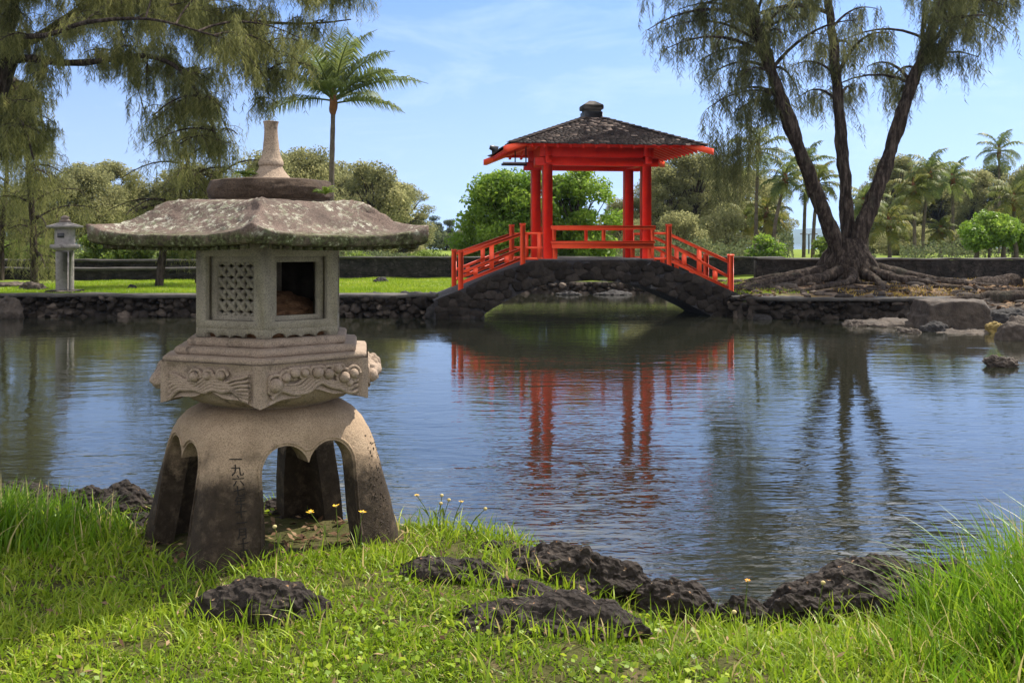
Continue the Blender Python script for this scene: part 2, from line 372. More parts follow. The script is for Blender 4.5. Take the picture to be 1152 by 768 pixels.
def granite(name, a, b, stain=None, zlo=.7, zhi=.85, lichen=0, sc=6, moss=0):
    M = Mat(name, .9, .2)
    c = M.ramp(M.noise(sc, 7, .68), [(.28, a), (.72, b)])
    c = M.mix(M.ramp(M.noise(170, 2, .6), [(.36, .6), (.52, 0)]), c, tuple(x*.5 for x in a))
    c = M.mix(M.ramp(M.noise(95, 2, .5), [(.6, 0), (.72, .3)]), c, tuple(min(1, x*1.4) for x in b))
    if stain:
        z = M.math('ADD', M.pos(2), M.math('MULTIPLY', M.math('SUBTRACT', M.noise(7, 6, .7), .5), .55))
        f = M.ramp(M.math('DIVIDE', M.math('SUBTRACT', z, zlo), zhi-zlo), [(0, 1), (1, 0)])
        f2 = M.math('MULTIPLY', f, M.ramp(M.noise(14, 5, .7), [(.22, .7), (.5, 1)]))
        c = M.mix(f2, c, M.ramp(M.noise(20, 5, .7), [(.35, stain), (.7, tuple(x*1.9 for x in stain))]))
    if lichen:
        l1 = M.math('MULTIPLY', M.ramp(M.noise(34, 8, .8), [(.60-lichen*.1, 0), (.64-lichen*.1, .9)]), M.ramp(M.noise(3.4, 5, .7), [(.44, 0), (.54, 1)]))
        c = M.mix(l1, c, M.ramp(M.noise(30, 4, .6), [(.35, (.10, .11, .06)), (.5, (.27, .27, .20)), (.66, (.48, .46, .38))]))
        l2 = M.ramp(M.noise(5.5, 6, .75), [(.56, 0), (.66, .75)])
        c = M.mix(l2, c, (.05, .038, .03))
    if moss:
        z = M.math('ADD', M.pos(2), M.math('MULTIPLY', M.math('SUBTRACT', M.noise(9, 5, .7), .5), .10))
        f = M.math('MULTIPLY', M.math('MULTIPLY', M.math('SUBTRACT', moss, z), 28, True), M.ramp(M.noise(17, 6, .75), [(.34, .25), (.52, 1)]))
        c = M.mix(f, c, M.ramp(M.noise(42, 5, .75), [(.36, (.016, .014, .008)), (.5, (.05, .052, .02)), (.6, (.10, .115, .05)), (.68, (.36, .36, .27))]))
    M.col(c); M.bump(M.noise(60, 5, .7), .55, .012); M.bump(M.noise(260, 2, .6), .45, .004); return M.m
G_BASE = granite('granite_base', (.235, .165, .105), (.40, .295, .195), (.024, .017, .011), .73, .89)
G_BOWL = granite('granite_carved', (.22, .165, .12), (.39, .30, .23), lichen=-.5)
G_BOX = granite('granite_firebox', (.20, .175, .135), (.36, .32, .25))
G_ROOF = granite('granite_roof', (.052, .038, .030), (.185, .132, .106), lichen=.95, moss=1.955)
G_RING = granite('mossy_ring_stone', (.028, .019, .013), (.11, .075, .052), lichen=.0, sc=9)
G_SPIRE = granite('granite_spire', (.22, .155, .11), (.38, .30, .22), lichen=.3)
G_PALE = granite('pale_weathered_stone', (.20, .18, .165), (.36, .33, .31), lichen=-.3)
RED = Mat('red_paint', .42, .45)
c = RED.ramp(RED.noise(2.2, 6, .7), [(.3, (.72, .010, .006)), (.7, (.97, .036, .012))])
c = RED.mix(RED.ramp(RED.noise(7, 7, .8, RED.mapped((1, 1, .35))), [(.58, 0), (.72, .55)]), c, (.42, .035, .02))
RED.col(c).bump(RED.noise(30, 4, .6), .25, .006); RED = RED.m
RED_RAIL = Mat('vermilion_paint', .45, .4)
c = RED_RAIL.ramp(RED_RAIL.noise(2.6, 6, .7), [(.3, (.86, .06, .02)), (.7, (.97, .105, .032))])
RED_RAIL.col(c).bump(RED_RAIL.noise(30, 4, .6), .25, .006); RED_RAIL = RED_RAIL.m
DARKM = mottled('dark_metal', (.02, .02, .022), (.05, .05, .055), 8, .2, .004, .5, .5)
BARK = Mat('ironwood_bark', .95, .1)
v = BARK.mapped((4.2, 4.2, .8))
c = BARK.ramp(BARK.noise(2.4, 7, .72, v), [(.28, (.010, .008, .006)), (.47, (.045, .033, .026)), (.62, (.13, .10, .08)), (.76, (.27, .22, .18))])
c = BARK.mix(BARK.ramp(BARK.noise(1.1, 4, .7), [(.58, 0), (.7, .5)]), c, (.10, .10, .07))
BARK.col(c).bump(BARK.noise(3.4, 7, .78, v), 1.0, .16); BARK = BARK.m
PALMBARK = mottled('palm_bark', (.06, .046, .036), (.16, .13, .10), 5, .6, .03, .95, .1)
PALMCOL = mottled('palm_shaft', (.10, .045, .02), (.24, .11, .045), 6, .5, .02, .9, .1)
NEEDLE = leaf_mat('ironwood_needles', (.05, .06, .025), (.25, .24, .10), .46, .75, .08, (.125, .135, .055))
NEEDLE_L = leaf_mat('ironwood_needles_light', (.07, .08, .027), (.33, .32, .11), .48, .75, .08, (.18, .185, .065))
LEAF_B = leaf_mat('bright_broad_leaves', (.065, .14, .014), (.30, .40, .05), .52, .5, .2, (.165, .265, .03))
LEAF_G = leaf_mat('grey_green_leaves', (.11, .12, .055), (.40, .37, .17), .6, .8, .05, (.25, .25, .11))
LEAF_D = leaf_mat('dark_green_leaves', (.05, .066, .032), (.20, .215, .09), .5, .7, .12, (.085, .105, .046))
LEAF_F = leaf_mat('fern_green_leaves', (.06, .105, .016), (.23, .30, .045), .45, .6, .2, (.13, .19, .027))
PALM_L = leaf_mat('palm_leaflets', (.055, .08, .022), (.25, .27, .075), .48, .5, .2, (.125, .16, .042))
PALM_Y = leaf_mat('palm_leaflets_yellow', (.06, .075, .018), (.25, .20, .05), .42, .6, .12, (.125, .145, .032))
GRASS = leaf_mat('grass_blades', (.07, .14, .008), (.38, .44, .04), .45, .45, .25, (.215, .32, .016), (.5, .40, .17))
TALLG = leaf_mat('tall_grass_blades', (.085, .17, .008), (.30, .40, .03), .45, .4, .3, (.135, .255, .013), (.5, .42, .18))
# ---------------------------------------------------------------- arched stone bridge with red railings
TH = R(8.4); ca, sa = math.cos(TH), math.sin(TH); BO = np.array((2.0, 25.0))
def W(s, t, z):
    s, t, z = np.broadcast_arrays(np.asarray(s, float), np.asarray(t, float), np.asarray(z, float))
    return np.stack((BO[0]+ca*s-sa*t, BO[1]+sa*s+ca*t, z), -1)
def BP(px, py, t=0.):
    rx, rz = (px-CX)/F, (HY-py)/F
    Y = (t-BO[0]*sa+BO[1]*ca)/(ca-sa*rx); X = rx*Y
    return ca*(X-BO[0])+sa*(Y-BO[1]), EYE+rz*Y
WM = lambda V: W(V[:, 0], V[:, 1], V[:, 2])
BW = 2.1
def rootat(s, t, z): return W(s, t, z)
bridge = empty('arch_bridge', W(0, BW/2, 0), 'arched dark lava stone bridge with red railings across the pond', 'bridge')
up = np.array([BP(*p) for p in ((488, 338), (497, 334), (508, 330), (522, 324), (555, 307.5), (587, 298), (597, 293.6), (610, 292.6), (734, 292.6), (744, 295), (756, 299.5), (782, 308.5), (822, 326.5), (836, 333), (848, 339), (856, 344))])
lo = np.array([BP(*p) for p in ((541, 358), (547, 352), (555, 346.5), (583, 331), (608, 321.5), (626, 318), (665, 315.5), (700, 317.5), (720, 321), (745, 329), (767, 338.5), (790, 350), (800, 355.5), (805, 360))])
ss = np.unique(np.concatenate((np.linspace(up[0, 0], up[-1, 0], 130), [lo[0, 0]-.001, lo[0, 0], lo[-1, 0], lo[-1, 0]+.001])))
U_ = np.interp(ss, up[:, 0], up[:, 1]); L_ = np.interp(ss, lo[:, 0], lo[:, 1], left=-.4, right=-.4)
g = Geo(); nv = 12
for t, sgn in ((0, -1), (BW, 1)):
    f = np.linspace(0, 1, nv)
    S = np.repeat(ss[:, None], nv, 1); Zz = L_[:, None]+(U_-L_)[:, None]*f
    p = np.stack((S.ravel()*2.2, Zz.ravel()*2.6, 0*S.ravel()+t), -1)
    T = t+sgn*(.05*fbm(p*1.5, 3, 41)).reshape(S.shape)
    g.add(W(S, T, Zz).reshape(-1, 3), quadgrid(len(ss), nv))
    Pf = (S, T, Zz)
    if t == 0: front = Pf
for k, zz in ((nv-1, U_), (0, L_)):
    V0 = W(front[0][:, k], front[1][:, k], zz); V1 = W(Pf[0][:, k], Pf[1][:, k], zz)
    m = 6; fr = np.linspace(0, 1, m)[None, :, None]
    g.add((V0[:, None]*(1-fr)+V1[:, None]*fr).reshape(-1, 3), quadgrid(len(ss), m))
M = Mat('bridge_lava_masonry', .85, .35)
dn = M.n('ShaderNodeTexNoise', i_Scale=2.2, i_Detail=3); M.l(M.co, dn.inputs['Vector'])
dv = M.n('ShaderNodeMix', data_type='VECTOR'); dv.inputs[0].default_value = .13; M.l(M.co, dv.inputs[4]); M.l(dn.outputs['Color'], dv.inputs[5])
ed = M.vor(2.5, 'DISTANCE_TO_EDGE', src=dv.outputs[1]); cl = M.vor(2.5, 'F1', 'Color', src=dv.outputs[1])
c = M.mix(M.ramp(M.noise(8, 6, .7), [(.3, 0), (.7, 1)]), (.010, .0095, .011), (.045, .041, .044))
c = M.mix(.4, c, M.ramp(cl, [(0, (.008, .008, .010)), (1, (.07, .06, .06))]))
mo = M.math('MULTIPLY', M.ramp(ed, [(.012, 1), (.03, 0)]), M.ramp(M.noise(1.1, 4, .6), [(.52, 0), (.66, .6)]))
c = M.mix(mo, c, (.24, .225, .21))
M.col(c); M.bump(M.ramp(ed, [(0, 0), (.08, 1)]), .7, .05); M.bump(M.noise(16, 5, .7), 1., .05)
arch_mat = M.m
rgs = np.random.default_rng(8); V0, F0 = ico(3); obj('stone_arch', g, arch_mat, bridge)
for t, sgn in ((0, -1), (BW, 1)):      # rough lava stones bedded in the faces
    gsn = Geo()
    pts_ = []
    for it in range(6000):
        s = rgs.uniform(ss[0]+.08, ss[-1]-.08); u_, l_ = np.interp(s, ss, U_), np.interp(s, ss, L_)
        l_ = max(l_, -.1)
        if u_-l_ < .12: continue
        z = rgs.uniform(l_+.07, u_-.07)
        if all((s-a)**2+((z-b)*1.25)**2 > .2**2 for a, b in pts_[-400:]): pts_.append((s, z))
    for s, z in pts_:
        u_, l_ = np.interp(s, ss, U_), max(np.interp(s, ss, L_), -.2)
        q = V0*(1+.3*vn(V0*1.6+rgs.uniform(0, 99, 3), 3)[:, None]+.10*vn(V0*4+rgs.uniform(0, 99, 3), 4)[:, None])
        q = np.sign(q)*np.abs(q)**.85
        a_ = rgs.uniform(-.5, .5); x_, z_ = q[:, 0]*math.cos(a_)-q[:, 2]*math.sin(a_), q[:, 0]*math.sin(a_)+q[:, 2]*math.cos(a_)
        S_ = s+x_*rgs.uniform(.13, .2); up_ = np.interp(S_, ss, U_)-.012; lw_ = np.interp(S_, ss, L_)+.004
        Z_ = np.clip(z+z_*rgs.uniform(.10, .145), lw_, up_)
        gsn.add(W(S_, t+sgn*(q[:, 1]*-sgn*.06+.0), Z_), F0, np.clip(.02+.5*rgs.beta(1.5, 2.8), 0, .5))
    obj('facing_stones', gsn, WALLSTONE, bridge, sm=True)
g = Geo()   # deck slab edge, pale worn concrete line along the crown
d0, d1 = BP(606, 293)[0], BP(736, 293)[0]
box(g, (d0, .03, BP(670, 292.6)[1]+.002), (d1, BW-.03, BP(670, 291.2)[1]), WM); obj('deck', g, mottled('deck_concrete', (.07, .065, .06), (.17, .16, .15), 6), bridge)

def rail_side(t, mir):
    """both ramps' railings along one edge of the bridge"""
    dz = 0
    for q, (e, m, lines, bal, short) in enumerate((
        ((518.7, 281, 328), (588.6, 251, 300.5), (((518, 287), (588, 263)), ((518, 307), (588, 279.5)), ((518, 318.5), (588, 290.5))), (553.6,), (535.5, 570.7)),
        ((823.5, 286, 329.5), (753.5, 252, 300), (((823, 295.5), (753, 263)), ((823, 312.5), (753, 274.5)), ((823, 325), (753, 292)))
         , (788,), (771, 806)))):
        L3 = [(BP(*a_), BP(*b_)) for a_, b_ in lines]
        r = empty('railing', W(BP(e[0], e[2])[0], t, BP(e[0], e[2])[1]), None, None); r.parent = bridge; r.location = Vector(WL[r.name]-WL[bridge.name])
        rh = .5*.125
        for (px, y0, y1) in (e, m):
            s, z0 = BP(px, y1); z1 = BP(px, y0)[1]
            gg = Geo(); box(gg, (s-rh, t-rh, z0-.12), (s+rh, t+rh, z1-.05), WM, bev=.01); box(gg, (s-rh-.012, t-rh-.012, z1-.05), (s+rh+.012, t+rh+.012, z1), WM, bev=.015)
            obj('post', gg, RED_RAIL, r)
        gg = Geo()
        def zl(k, s):
            (s0, z0), (s1, z1) = L3[k]; return z0+(z1-z0)*(s-s0)/(s1-s0)
        for k, hh in ((0, .042), (1, .036), (2, .042)):
            (s0, z0), (s1, z1) = L3[k]
            gl = Geo()
            V = lambda Q, s0=s0, z0=z0, s1=s1, z1=z1: W(Q[:, 0], Q[:, 1], Q[:, 2]+z0+(z1-z0)*(Q[:, 0]-s0)/(s1-s0))
            a_, b_ = sorted((s0, s1)); box(gl, (a_+.05, t-.04, -hh), (b_-.05, t+.04, hh), V, bev=.008); obj('rail', gl, RED_RAIL, r)
        for px in bal:
            s = BP(px, 300)[0]; gl = Geo(); box(gl, (s-.055, t-.035, zl(2, s)+.04), (s+.055, t+.035, zl(0, s)-.03), WM); obj('baluster', gl, RED_RAIL, r)
        for px in short:
            s = BP(px, 300)[0]; gl = Geo(); box(gl, (s-.055, t-.034, zl(2, s)+.04), (s+.055, t+.034, zl(1, s)-.03), WM); obj('baluster', gl, RED_RAIL, r)
        # level link from the tall post to the pavilion
        px2 = 611 if q == 0 else 730
        sA, sB = sorted((BP(m[0], 270)[0], BP(px2, 270)[0]))
        for py, hh in ((262.5, .03), (278.8, .028), (291, .03)):
            z = BP(m[0], py)[1]; gl = Geo(); box(gl, (sA+.06, t-.03, z-hh), (sB, t+.03, z+hh), WM); obj('rail', gl, RED_RAIL, r)
        s = BP(607 if q == 0 else 735, 270)[0]; gl = Geo(); box(gl, (s-.04, t-.031, BP(m[0], 292.5)[1]), (s+.04, t+.031, BP(m[0], 261.5)[1]), WM); obj('baluster', gl, RED_RAIL, r)
rail_side(.10, 0); rail_side(BW-.12, 1)

# ---------------------------------------------------------------- red pavilion standing on the crown
ZD = BP(670, 291.2)[1]
ps0, ps1 = BP(615.5, 280, .2)[0], BP(726.3, 280, .2)[0]; pt0, pt1 = .2, 1.9
pc_s = .5*(ps0+ps1)+.06; pc_t = 1.05
pav = empty('pavilion', W(pc_s, pc_t, ZD), 'open red wooden pavilion with dark shingled hip roof on the arched bridge', 'pavilion')
zb = BP(670, 187, .2)[1]; zt_ = BP(670, 177.5, .2)[1]
for s in (ps0, ps1):
    for t in (pt0, pt1):
        gg = Geo(); box(gg, (s-.118, t-.118, ZD+.0), (s+.118, t+.118, zb+.02), WM, bev=.006); obj('post', gg, RED, pav)
def pbox(name, lo_, hi_, mat=RED, bev=.01):
    gg = Geo(); box(gg, lo_, hi_, WM, bev=bev); return obj(name, gg, mat, pav)
for t in (pt0, pt1): pbox('beam', (ps0-.32, t-.10, zb), (ps1+.32, t+.10, zt_))
for s in (ps0, ps1): pbox('beam', (s-.09, pt0-.30, zb+.05), (s+.09, pt1+.30, zt_+.03))
for t in (pt0, pt1): pbox('upper_beam', (ps0-.2, t-.085, zt_+.003), (ps1+.2, t+.085, zt_+.30))
for s in (ps0, ps1): pbox('upper_beam', (s-.08, pt0-.15, zt_+.034), (s+.08, pt1+.15, zt_+.32))
# roof: half spans, eave and apex heights
hs, ht = 2.46, 2.0; ze = 4.27; za = 5.12; ts_, tt_ = .26, .26
slope = (za-ze)/(ht-tt_)
def rz(s, t):   # height of the roof plane
    return np.minimum(za-(np.abs(s)-ts_)*(za-ze)/(hs-ts_), za-(np.abs(t)-tt_)*(za-ze)/(ht-tt_))
rn = random.Random(3)
groof = Geo()
N = 24
for face in range(4):
    half, run, top = ((hs, ht, ts_), (ht, hs, tt_), (hs, ht, ts_), (ht, hs, tt_))[face]
    top_r = (tt_, ts_)[face % 2]
    for k in range(N):
        f0, f1 = k/N, min(1, (k+1.25)/N)
        w0 = lerp(half, top, k/N)
        x = -w0-.02
        while x < w0:
            ww = rn.uniform(.07, .17); x1 = min(x+ww, w0+.02); lift = rn.uniform(.010, .026); j = rn.uniform(-.012, .012)
            tone = rn.random()*.55
            near = abs(x)/half < .25 and k > N*.45
            if rn.random() < (.34 if near and face == 0 else .05): tone = .7+.3*rn.random()  # extra pale shingles high on the front: tan-lit patches put into the colour
            Q = []
            for xx in (x+.003, x1-.003):
                for f, l in ((f0, lift), (f1, 0.004)):
                    wl = lerp(half, top, f)+.01
                    a_ = max(-wl, min(wl, xx)); r_ = lerp(run, top_r, f)+(j if f == f0 else 0); z = ze+(za-ze)*f+l
                    Q.append((a_, r_, z))
            Q = np.array(Q); B = Q.copy(); B[:, 2] -= .03
            V = np.vstack((Q, B))
            s_, t_ = {0: (V[:, 0], -V[:, 1]), 1: (V[:, 1], V[:, 0]), 2: (V[:, 0], V[:, 1]), 3: (-V[:, 1], V[:, 0])}[face]
            groof.add(W(pc_s+s_, pc_t+t_, V[:, 2]), np.array([[0, 2, 3, 1], [0, 4, 6, 2], [0, 1, 5, 4], [2, 6, 7, 3]]), tone)
            x = x1
M = Mat('roof_shingles', .9, .2)
c = M.ramp(M.attr(), [(0, (.014, .010, .009)), (.55, (.048, .035, .030)), (.7, (.11, .08, .066)), (1, (.30, .235, .19))])
M.col(M.mix(.7, c, M.ramp(M.noise(9, 5, .7), [(.3, (.35, .33, .32)), (.7, (1.25, 1.2, 1.2))]), 'MULTIPLY')).bump(M.noise(25, 4), .6, .01)
roof = obj('roof', groof, M.m, pav)
gs = Geo()  # sheathing under the shingles (closed slab) and fascia
for dz in (-.035,):
    V = []
    for (s, t, z) in ((-hs+.12, -ht+.12, ze+.04), (hs-.12, -ht+.12, ze+.04), (hs-.12, ht-.12, ze+.04), (-hs+.12, ht-.12, ze+.04), (-ts_, -tt_, za), (ts_, -tt_, za), (ts_, tt_, za), (-ts_, tt_, za)):
        V.append((pc_s+s, pc_t+t, z-.034))
    V = np.array(V); V2 = V.copy(); V2[:, 2] -= .03
    A = WM(np.vstack((V, V2)))
    q = []
    for i in range(4):
        j = (i+1) % 4; q += [[i, j, 4+j, 4+i], [8+i, 12+i, 12+j, 8+j], [i, 8+i, 8+j, j]]
    q += [[4, 5, 6, 7]]
    gs.add(A, np.array(q))
obj('soffit', gs, RED, roof)
gf = Geo()
for sg in (-1, 1):
    box(gf, (pc_s-hs+.06, pc_t+sg*(ht-.3)-.02, ze-.055), (pc_s+hs-.06, pc_t+sg*(ht-.3)+.02, ze+.02), WM)
    box(gf, (pc_s+sg*(hs-.08)-.02, pc_t-ht+.11, ze-.053), (pc_s+sg*(hs-.08)+.02, pc_t+ht-.11, ze-.037), WM)
obj('fascia', gf, RED, roof)
def rafter(s0, t0, s1, t1, wd=.035, dp=.10, ext=0, mat=RED, drop=.075, name='rafter'):
    a_ = np.array((s0, t0)); b_ = np.array((s1, t1)); d = (b_-a_)/np.linalg.norm(b_-a_); nn = np.array((-d[1], d[0])); b_ = b_+d*ext
    z0, z1 = float(rz(a_[0], a_[1])), float(rz(*(b_-d*ext)))-slope*ext*.6
    V = []
    for p_, z in ((a_, z0), (b_, z1)):
        for sx in (-1, 1):
            for dz in (0, -dp): V.append((pc_s+p_[0]+nn[0]*sx*wd, pc_t+p_[1]+nn[1]*sx*wd, z-drop+dz))
    gg = Geo(); gg.add(WM(np.array(V)), np.array([[0, 1, 3, 2], [4, 6, 7, 5], [0, 4, 5, 1], [2, 3, 7, 6], [0, 2, 6, 4], [1, 5, 7, 3]])); obj(name, gg, mat, roof)
for sg in (-1, 1):
    for k in range(15):
        s = lerp(-hs+.25, hs-.25, k/14); lim = max(.3, ht-(hs-abs(s))*(ht-tt_)/(hs-ts_)); rafter(s, sg*min(lim+.02, ht-.3), s, sg*(ht-.16))
    for k in range(12):
        t = lerp(-ht+.25, ht-.25, k/11); lim = max(.3, hs-(ht-abs(t))*(hs-ts_)/(ht-tt_)); rafter(sg*min(lim+.02, hs-.3), t, sg*(hs-.08), t)
    for s2 in (-1, 1): rafter(sg*.3, s2*.3, sg*hs, s2*ht, .075, .15, .13, RED_RAIL, .05, 'hip_rafter')
# hip cap shingles
for sx in (-1, 1):
    for sy in (-1, 1):
        gh = Geo()
        for k in range(16):
            f0, f1 = k/16, (k+1.2)/16
            p0 = np.array((sx*lerp(hs, ts_, f0), sy*lerp(ht, tt_, f0), lerp(ze, za, f0)+.045)); p1 = np.array((sx*lerp(hs, ts_, f1), sy*lerp(ht, tt_, f1), lerp(ze, za, f1)+.02))
            d = np.array((-sy*(1), sx*1., 0))*.09*np.array((.8, 1, 1)); dn_ = np.array((0, 0, -.035))
            gh.add(WM(np.array([p0, p0+d+dn_, p0-d+dn_, p1, p1+d+dn_, p1-d+dn_])+np.array((pc_s, pc_t, 0))), [np.array([[0, 1, 4, 3], [0, 3, 5, 2]]), np.array([[0, 2, 1]])], rn.random()*.6)
        obj('hip_cap', gh, M.m, roof)
gg = Geo()
box(gg, (pc_s-.25, pc_t-.25, za-.08), (pc_s+.25, pc_t+.25, za+.17), WM, bev=.02); obj('finial_base', gg, DARKM, roof)
gg = Geo(); box(gg, (pc_s-.21, pc_t-.21, za+.17), (pc_s+.21, pc_t+.21, za+.22), WM)
box(gg, (pc_s-.27, pc_t-.27, za+.22), (pc_s+.27, pc_t+.27, za+.34), WM, bev=.02)
V = [(x*.26, y*.26, .34) for x, y in ((-1, -1), (1, -1), (1, 1), (-1, 1))]+[(x*.07, y*.07, .46) for x, y in ((-1, -1), (1, -1), (1, 1), (-1, 1))]
gg.add(WM(np.array(V)+np.array((pc_s, pc_t, za))), np.array([[0, 1, 5, 4], [1, 2, 6, 5], [2, 3, 7, 6], [3, 0, 4, 7], [4, 5, 6, 7]]))
obj('finial_cap', gg, mottled('weathered_finial', (.03, .026, .023), (.10, .085, .07), 7, .5, .01), roof)
# pale strip light under the left eave and a small floodlight on the corner
sl = empty('strip_light', W(pc_s-2.3, pc_t+1.3, ze-.32), 'pale strip light hung under the left eave of the red pavilion', 'light')
gg = Geo(); box(gg, (pc_s-2.30, pc_t+.55, ze-.36), (pc_s-1.62, pc_t+.62, ze-.30), WM, bev=.008); obj('housing', gg, DARKM, sl)
gg = Geo(); box(gg, (pc_s-2.27, pc_t+.545, ze-.298), (pc_s-1.64, pc_t+.60, ze-.262), WM, bev=.01); obj('tube', gg, mottled('white_plastic', (.6, .6, .6), (.75, .75, .75), 5, .1), sl)
gg = Geo(); box(gg, (pc_s-1.95, pc_t+.56, ze-.3), (pc_s-1.92, pc_t+.59, ze+.06), WM); obj('hanger', gg, DARKM, sl); gg = Geo(); box(gg, (pc_s-1.66, pc_t+.56, ze-.3), (pc_s-1.63, pc_t+.59, ze+.16), WM); obj('hanger', gg, DARKM, sl)
fs, ft, fz = pc_s-hs+.1, pc_t+ht-.12, ze+.01
fl = empty('floodlight', W(fs, ft, fz), 'small dark floodlight perched on the far left roof corner of the pavilion', 'floodlight')
gg = Geo(); tube(gg, W([fs, fs], [ft, ft], [fz-.03, fz+.16]), .035, 8); obj('stem', gg, DARKM, fl)
gg = Geo(); c0 = W(fs-.09, ft, fz+.24); c1 = W(fs+.13, ft, fz+.17); tube(gg, np.array([c0, c0*.5+c1*.5, c1]), [.06, .085, .095], 12); obj('lamp_head', gg, DARKM, fl)

# benches between the posts
def bench(t, name_label, back):
    s0, s1 = ps0+.06, ps1+.20
    zs = BP(670, 271, .2)[1]; zr = BP(670, 256, .2)[1]
    b = empty('bench', W((s0+s1)/2, t, ZD), name_label, 'bench', 'benches under the pavilion roof')
    def bb(n, lo_, hi_): gg = Geo(); box(gg, lo_, hi_, WM, bev=.008); obj(n, gg, RED_RAIL, b)
    q = -1 if back else 1
    t0, t1 = sorted((t, t+q*.36))
    bb('seat', (s0, t0, zs-.06), (s1, t1, zs)); bb('apron', (s0+.03, t0+.02, zs-.19), (s1-.03, t0+.06, zs-.062)); bb('apron', (s0+.03, t1-.06, zs-.19), (s1-.03, t1-.02, zs-.062))
    bb('back_rail', (s0, t-.035, zr-.05), (s1, t+.035, zr+.05))
    for s in (s0+.08, (s0+s1)/2, s1-.08): bb('back_post', (s-.045, t-.03, zs+.002), (s+.045, t+.03, zr-.051))
    for s in (s0+.12, s1-.12): bb('leg', (s-.06, t0+.065, ZD), (s+.06, t1-.065, zs-.062))
bench(pt0-.19, 'red bench with low back rail along the near side of the pavilion', False)
bench(pt1+.12, 'red bench behind the far posts of the pavilion', True)

# ---------------------------------------------------------------- stone retaining walls
CAPST = mottled('wall_capstone', (.03, .028, .026), (.105, .095, .085), 2.5, .7, .02, .9, .2)
def stone_wall(name, pts, ztop, label, rows=3, size=.34, seed=1, parent=None, tone=(.0, .75), thick=.4, zbot=-.12, cap=True):
    rg = np.random.default_rng(seed); pts = np.array(pts, float)
    seg = np.linalg.norm(np.diff(pts, axis=0), axis=1); L = np.concatenate(([0], np.cumsum(seg)))
    at = lambda u: np.array([np.interp(u, L, pts[:, 0]), np.interp(u, L, pts[:, 1])])
    g = Geo(); V0, F0 = ico(3)
    placed = np.zeros((0, 3))
    for it in range(int(L[-1]*260)):
        r_ = size*(rg.uniform(.26, .44) if rg.random() < .6 else rg.uniform(.42, .74)); u, zc = rg.uniform(0, L[-1]), rg.uniform(zbot+r_*.3, ztop-r_*.45)
        if len(placed):
            dd = np.hypot(placed[:, 0]-u, (placed[:, 1]-zc)*1.15)
            if (dd < (placed[:, 2]+r_)*.84).any(): continue
        placed = np.vstack((placed, (u, zc, r_)))
        c = at(u); k = min(max(np.searchsorted(L, u), 1), len(L)-1); dv_ = pts[k]-pts[k-1]; dv_ = dv_/np.linalg.norm(dv_)
        q = V0*(1+.36*vn(V0*1.6+rg.uniform(0, 99, 3), 3)[:, None]+.10*vn(V0*4.5+rg.uniform(0, 99, 3), 5)[:, None])
        a_ = rg.uniform(-.6, .6); q = q*np.array((r_*rg.uniform(1.0, 1.5), thick*.5, r_*rg.uniform(.8, 1.1)))
        q = q@np.array(((math.cos(a_), 0, math.sin(a_)), (0, 1, 0), (-math.sin(a_), 0, math.cos(a_))))
        qx = q[:, 0]*dv_[0]-q[:, 1]*dv_[1]; qy = q[:, 0]*dv_[1]+q[:, 1]*dv_[0]; oy = rg.uniform(-.03, .08)+(-.05 if zc < zbot+.25 else 0)
        tn = rg.beta(1.3, 3.0)
        if zc < zbot+.26 and rg.random() < .3: tn = rg.uniform(.65, 1)
        g.add(np.stack((qx+c[0]-dv_[1]*oy, qy+c[1]+dv_[0]*oy, np.minimum(q[:, 2]+zc, ztop-.01)), -1), F0, tone[0]+(tone[1]-tone[0])*tn)
    for k in range(1, len(pts)):      # dark packing between the stones
        a, b = pts[k-1], pts[k]; dv_ = (b-a)/np.linalg.norm(b-a); nn_ = np.array((-dv_[1], dv_[0])); p0, p1 = a+nn_*.02, b+nn_*.02; p2, p3 = b+nn_*.35, a+nn_*.35
        g.add([(*p0, zbot), (*p1, zbot), (*p2, zbot), (*p3, zbot), (*p0, ztop-.02), (*p1, ztop-.02), (*p2, ztop-.02), (*p3, ztop-.02)], np.array([[0, 1, 5, 4], [1, 2, 6, 5], [2, 3, 7, 6], [3, 0, 4, 7], [4, 5, 6, 7]]), 0.)
    o = obj(name, g, WALLSTONE, parent, sm=True, org=(pts[0][0], pts[0][1], zbot)); tag(o, label, 'stone wall')
    if cap:
        gc_ = Geo(); n = int(L[-1]/.16); uu = np.linspace(0, L[-1], n); cx_, cy_ = np.interp(uu, L, pts[:, 0]), np.interp(uu, L, pts[:, 1]); V = []
        for dy, dz in ((-.17, -.06), (-.19, .015), (.45, .03), (.45, -.06)):
            V.append(np.stack((cx_, cy_+dy+.05*vn(np.stack((uu*1.9, 0*uu+dy, 0*uu), -1), 4), ztop+dz+.025*vn(np.stack((uu*1.3, 0*uu, 0*uu+dy*3), -1), 6)), -1))
        gc_.add(np.stack(V, 1).reshape(-1, 3), quadgrid(n, 4, False, True)); obj('coping', gc_, CAPST, o)
    return o
stone_wall('retaining_wall', [(-20, 25.5), (-14, 25.35), (-6, 25.2), (-1.9, 25.12)], .55, 'dark dry stone retaining wall along the water left of the bridge', 3, .25, 5, tone=(0, .8))
stone_wall('retaining_wall', [(5.6, 25.35), (6.1, 24.7), (9.1, 24.45), (10.6, 24.3), (13.0, 25.0)], .50, 'dark dry stone retaining wall along the water right of the bridge below the roots', 3, .27, 9)
stone_wall('retaining_wall', [(-.2, 36.5), (5.6, 36.4)], .45, 'rough dark stone bank seen through the arch of the bridge', 3, .34, 15, tone=(.35, 1), cap=False)
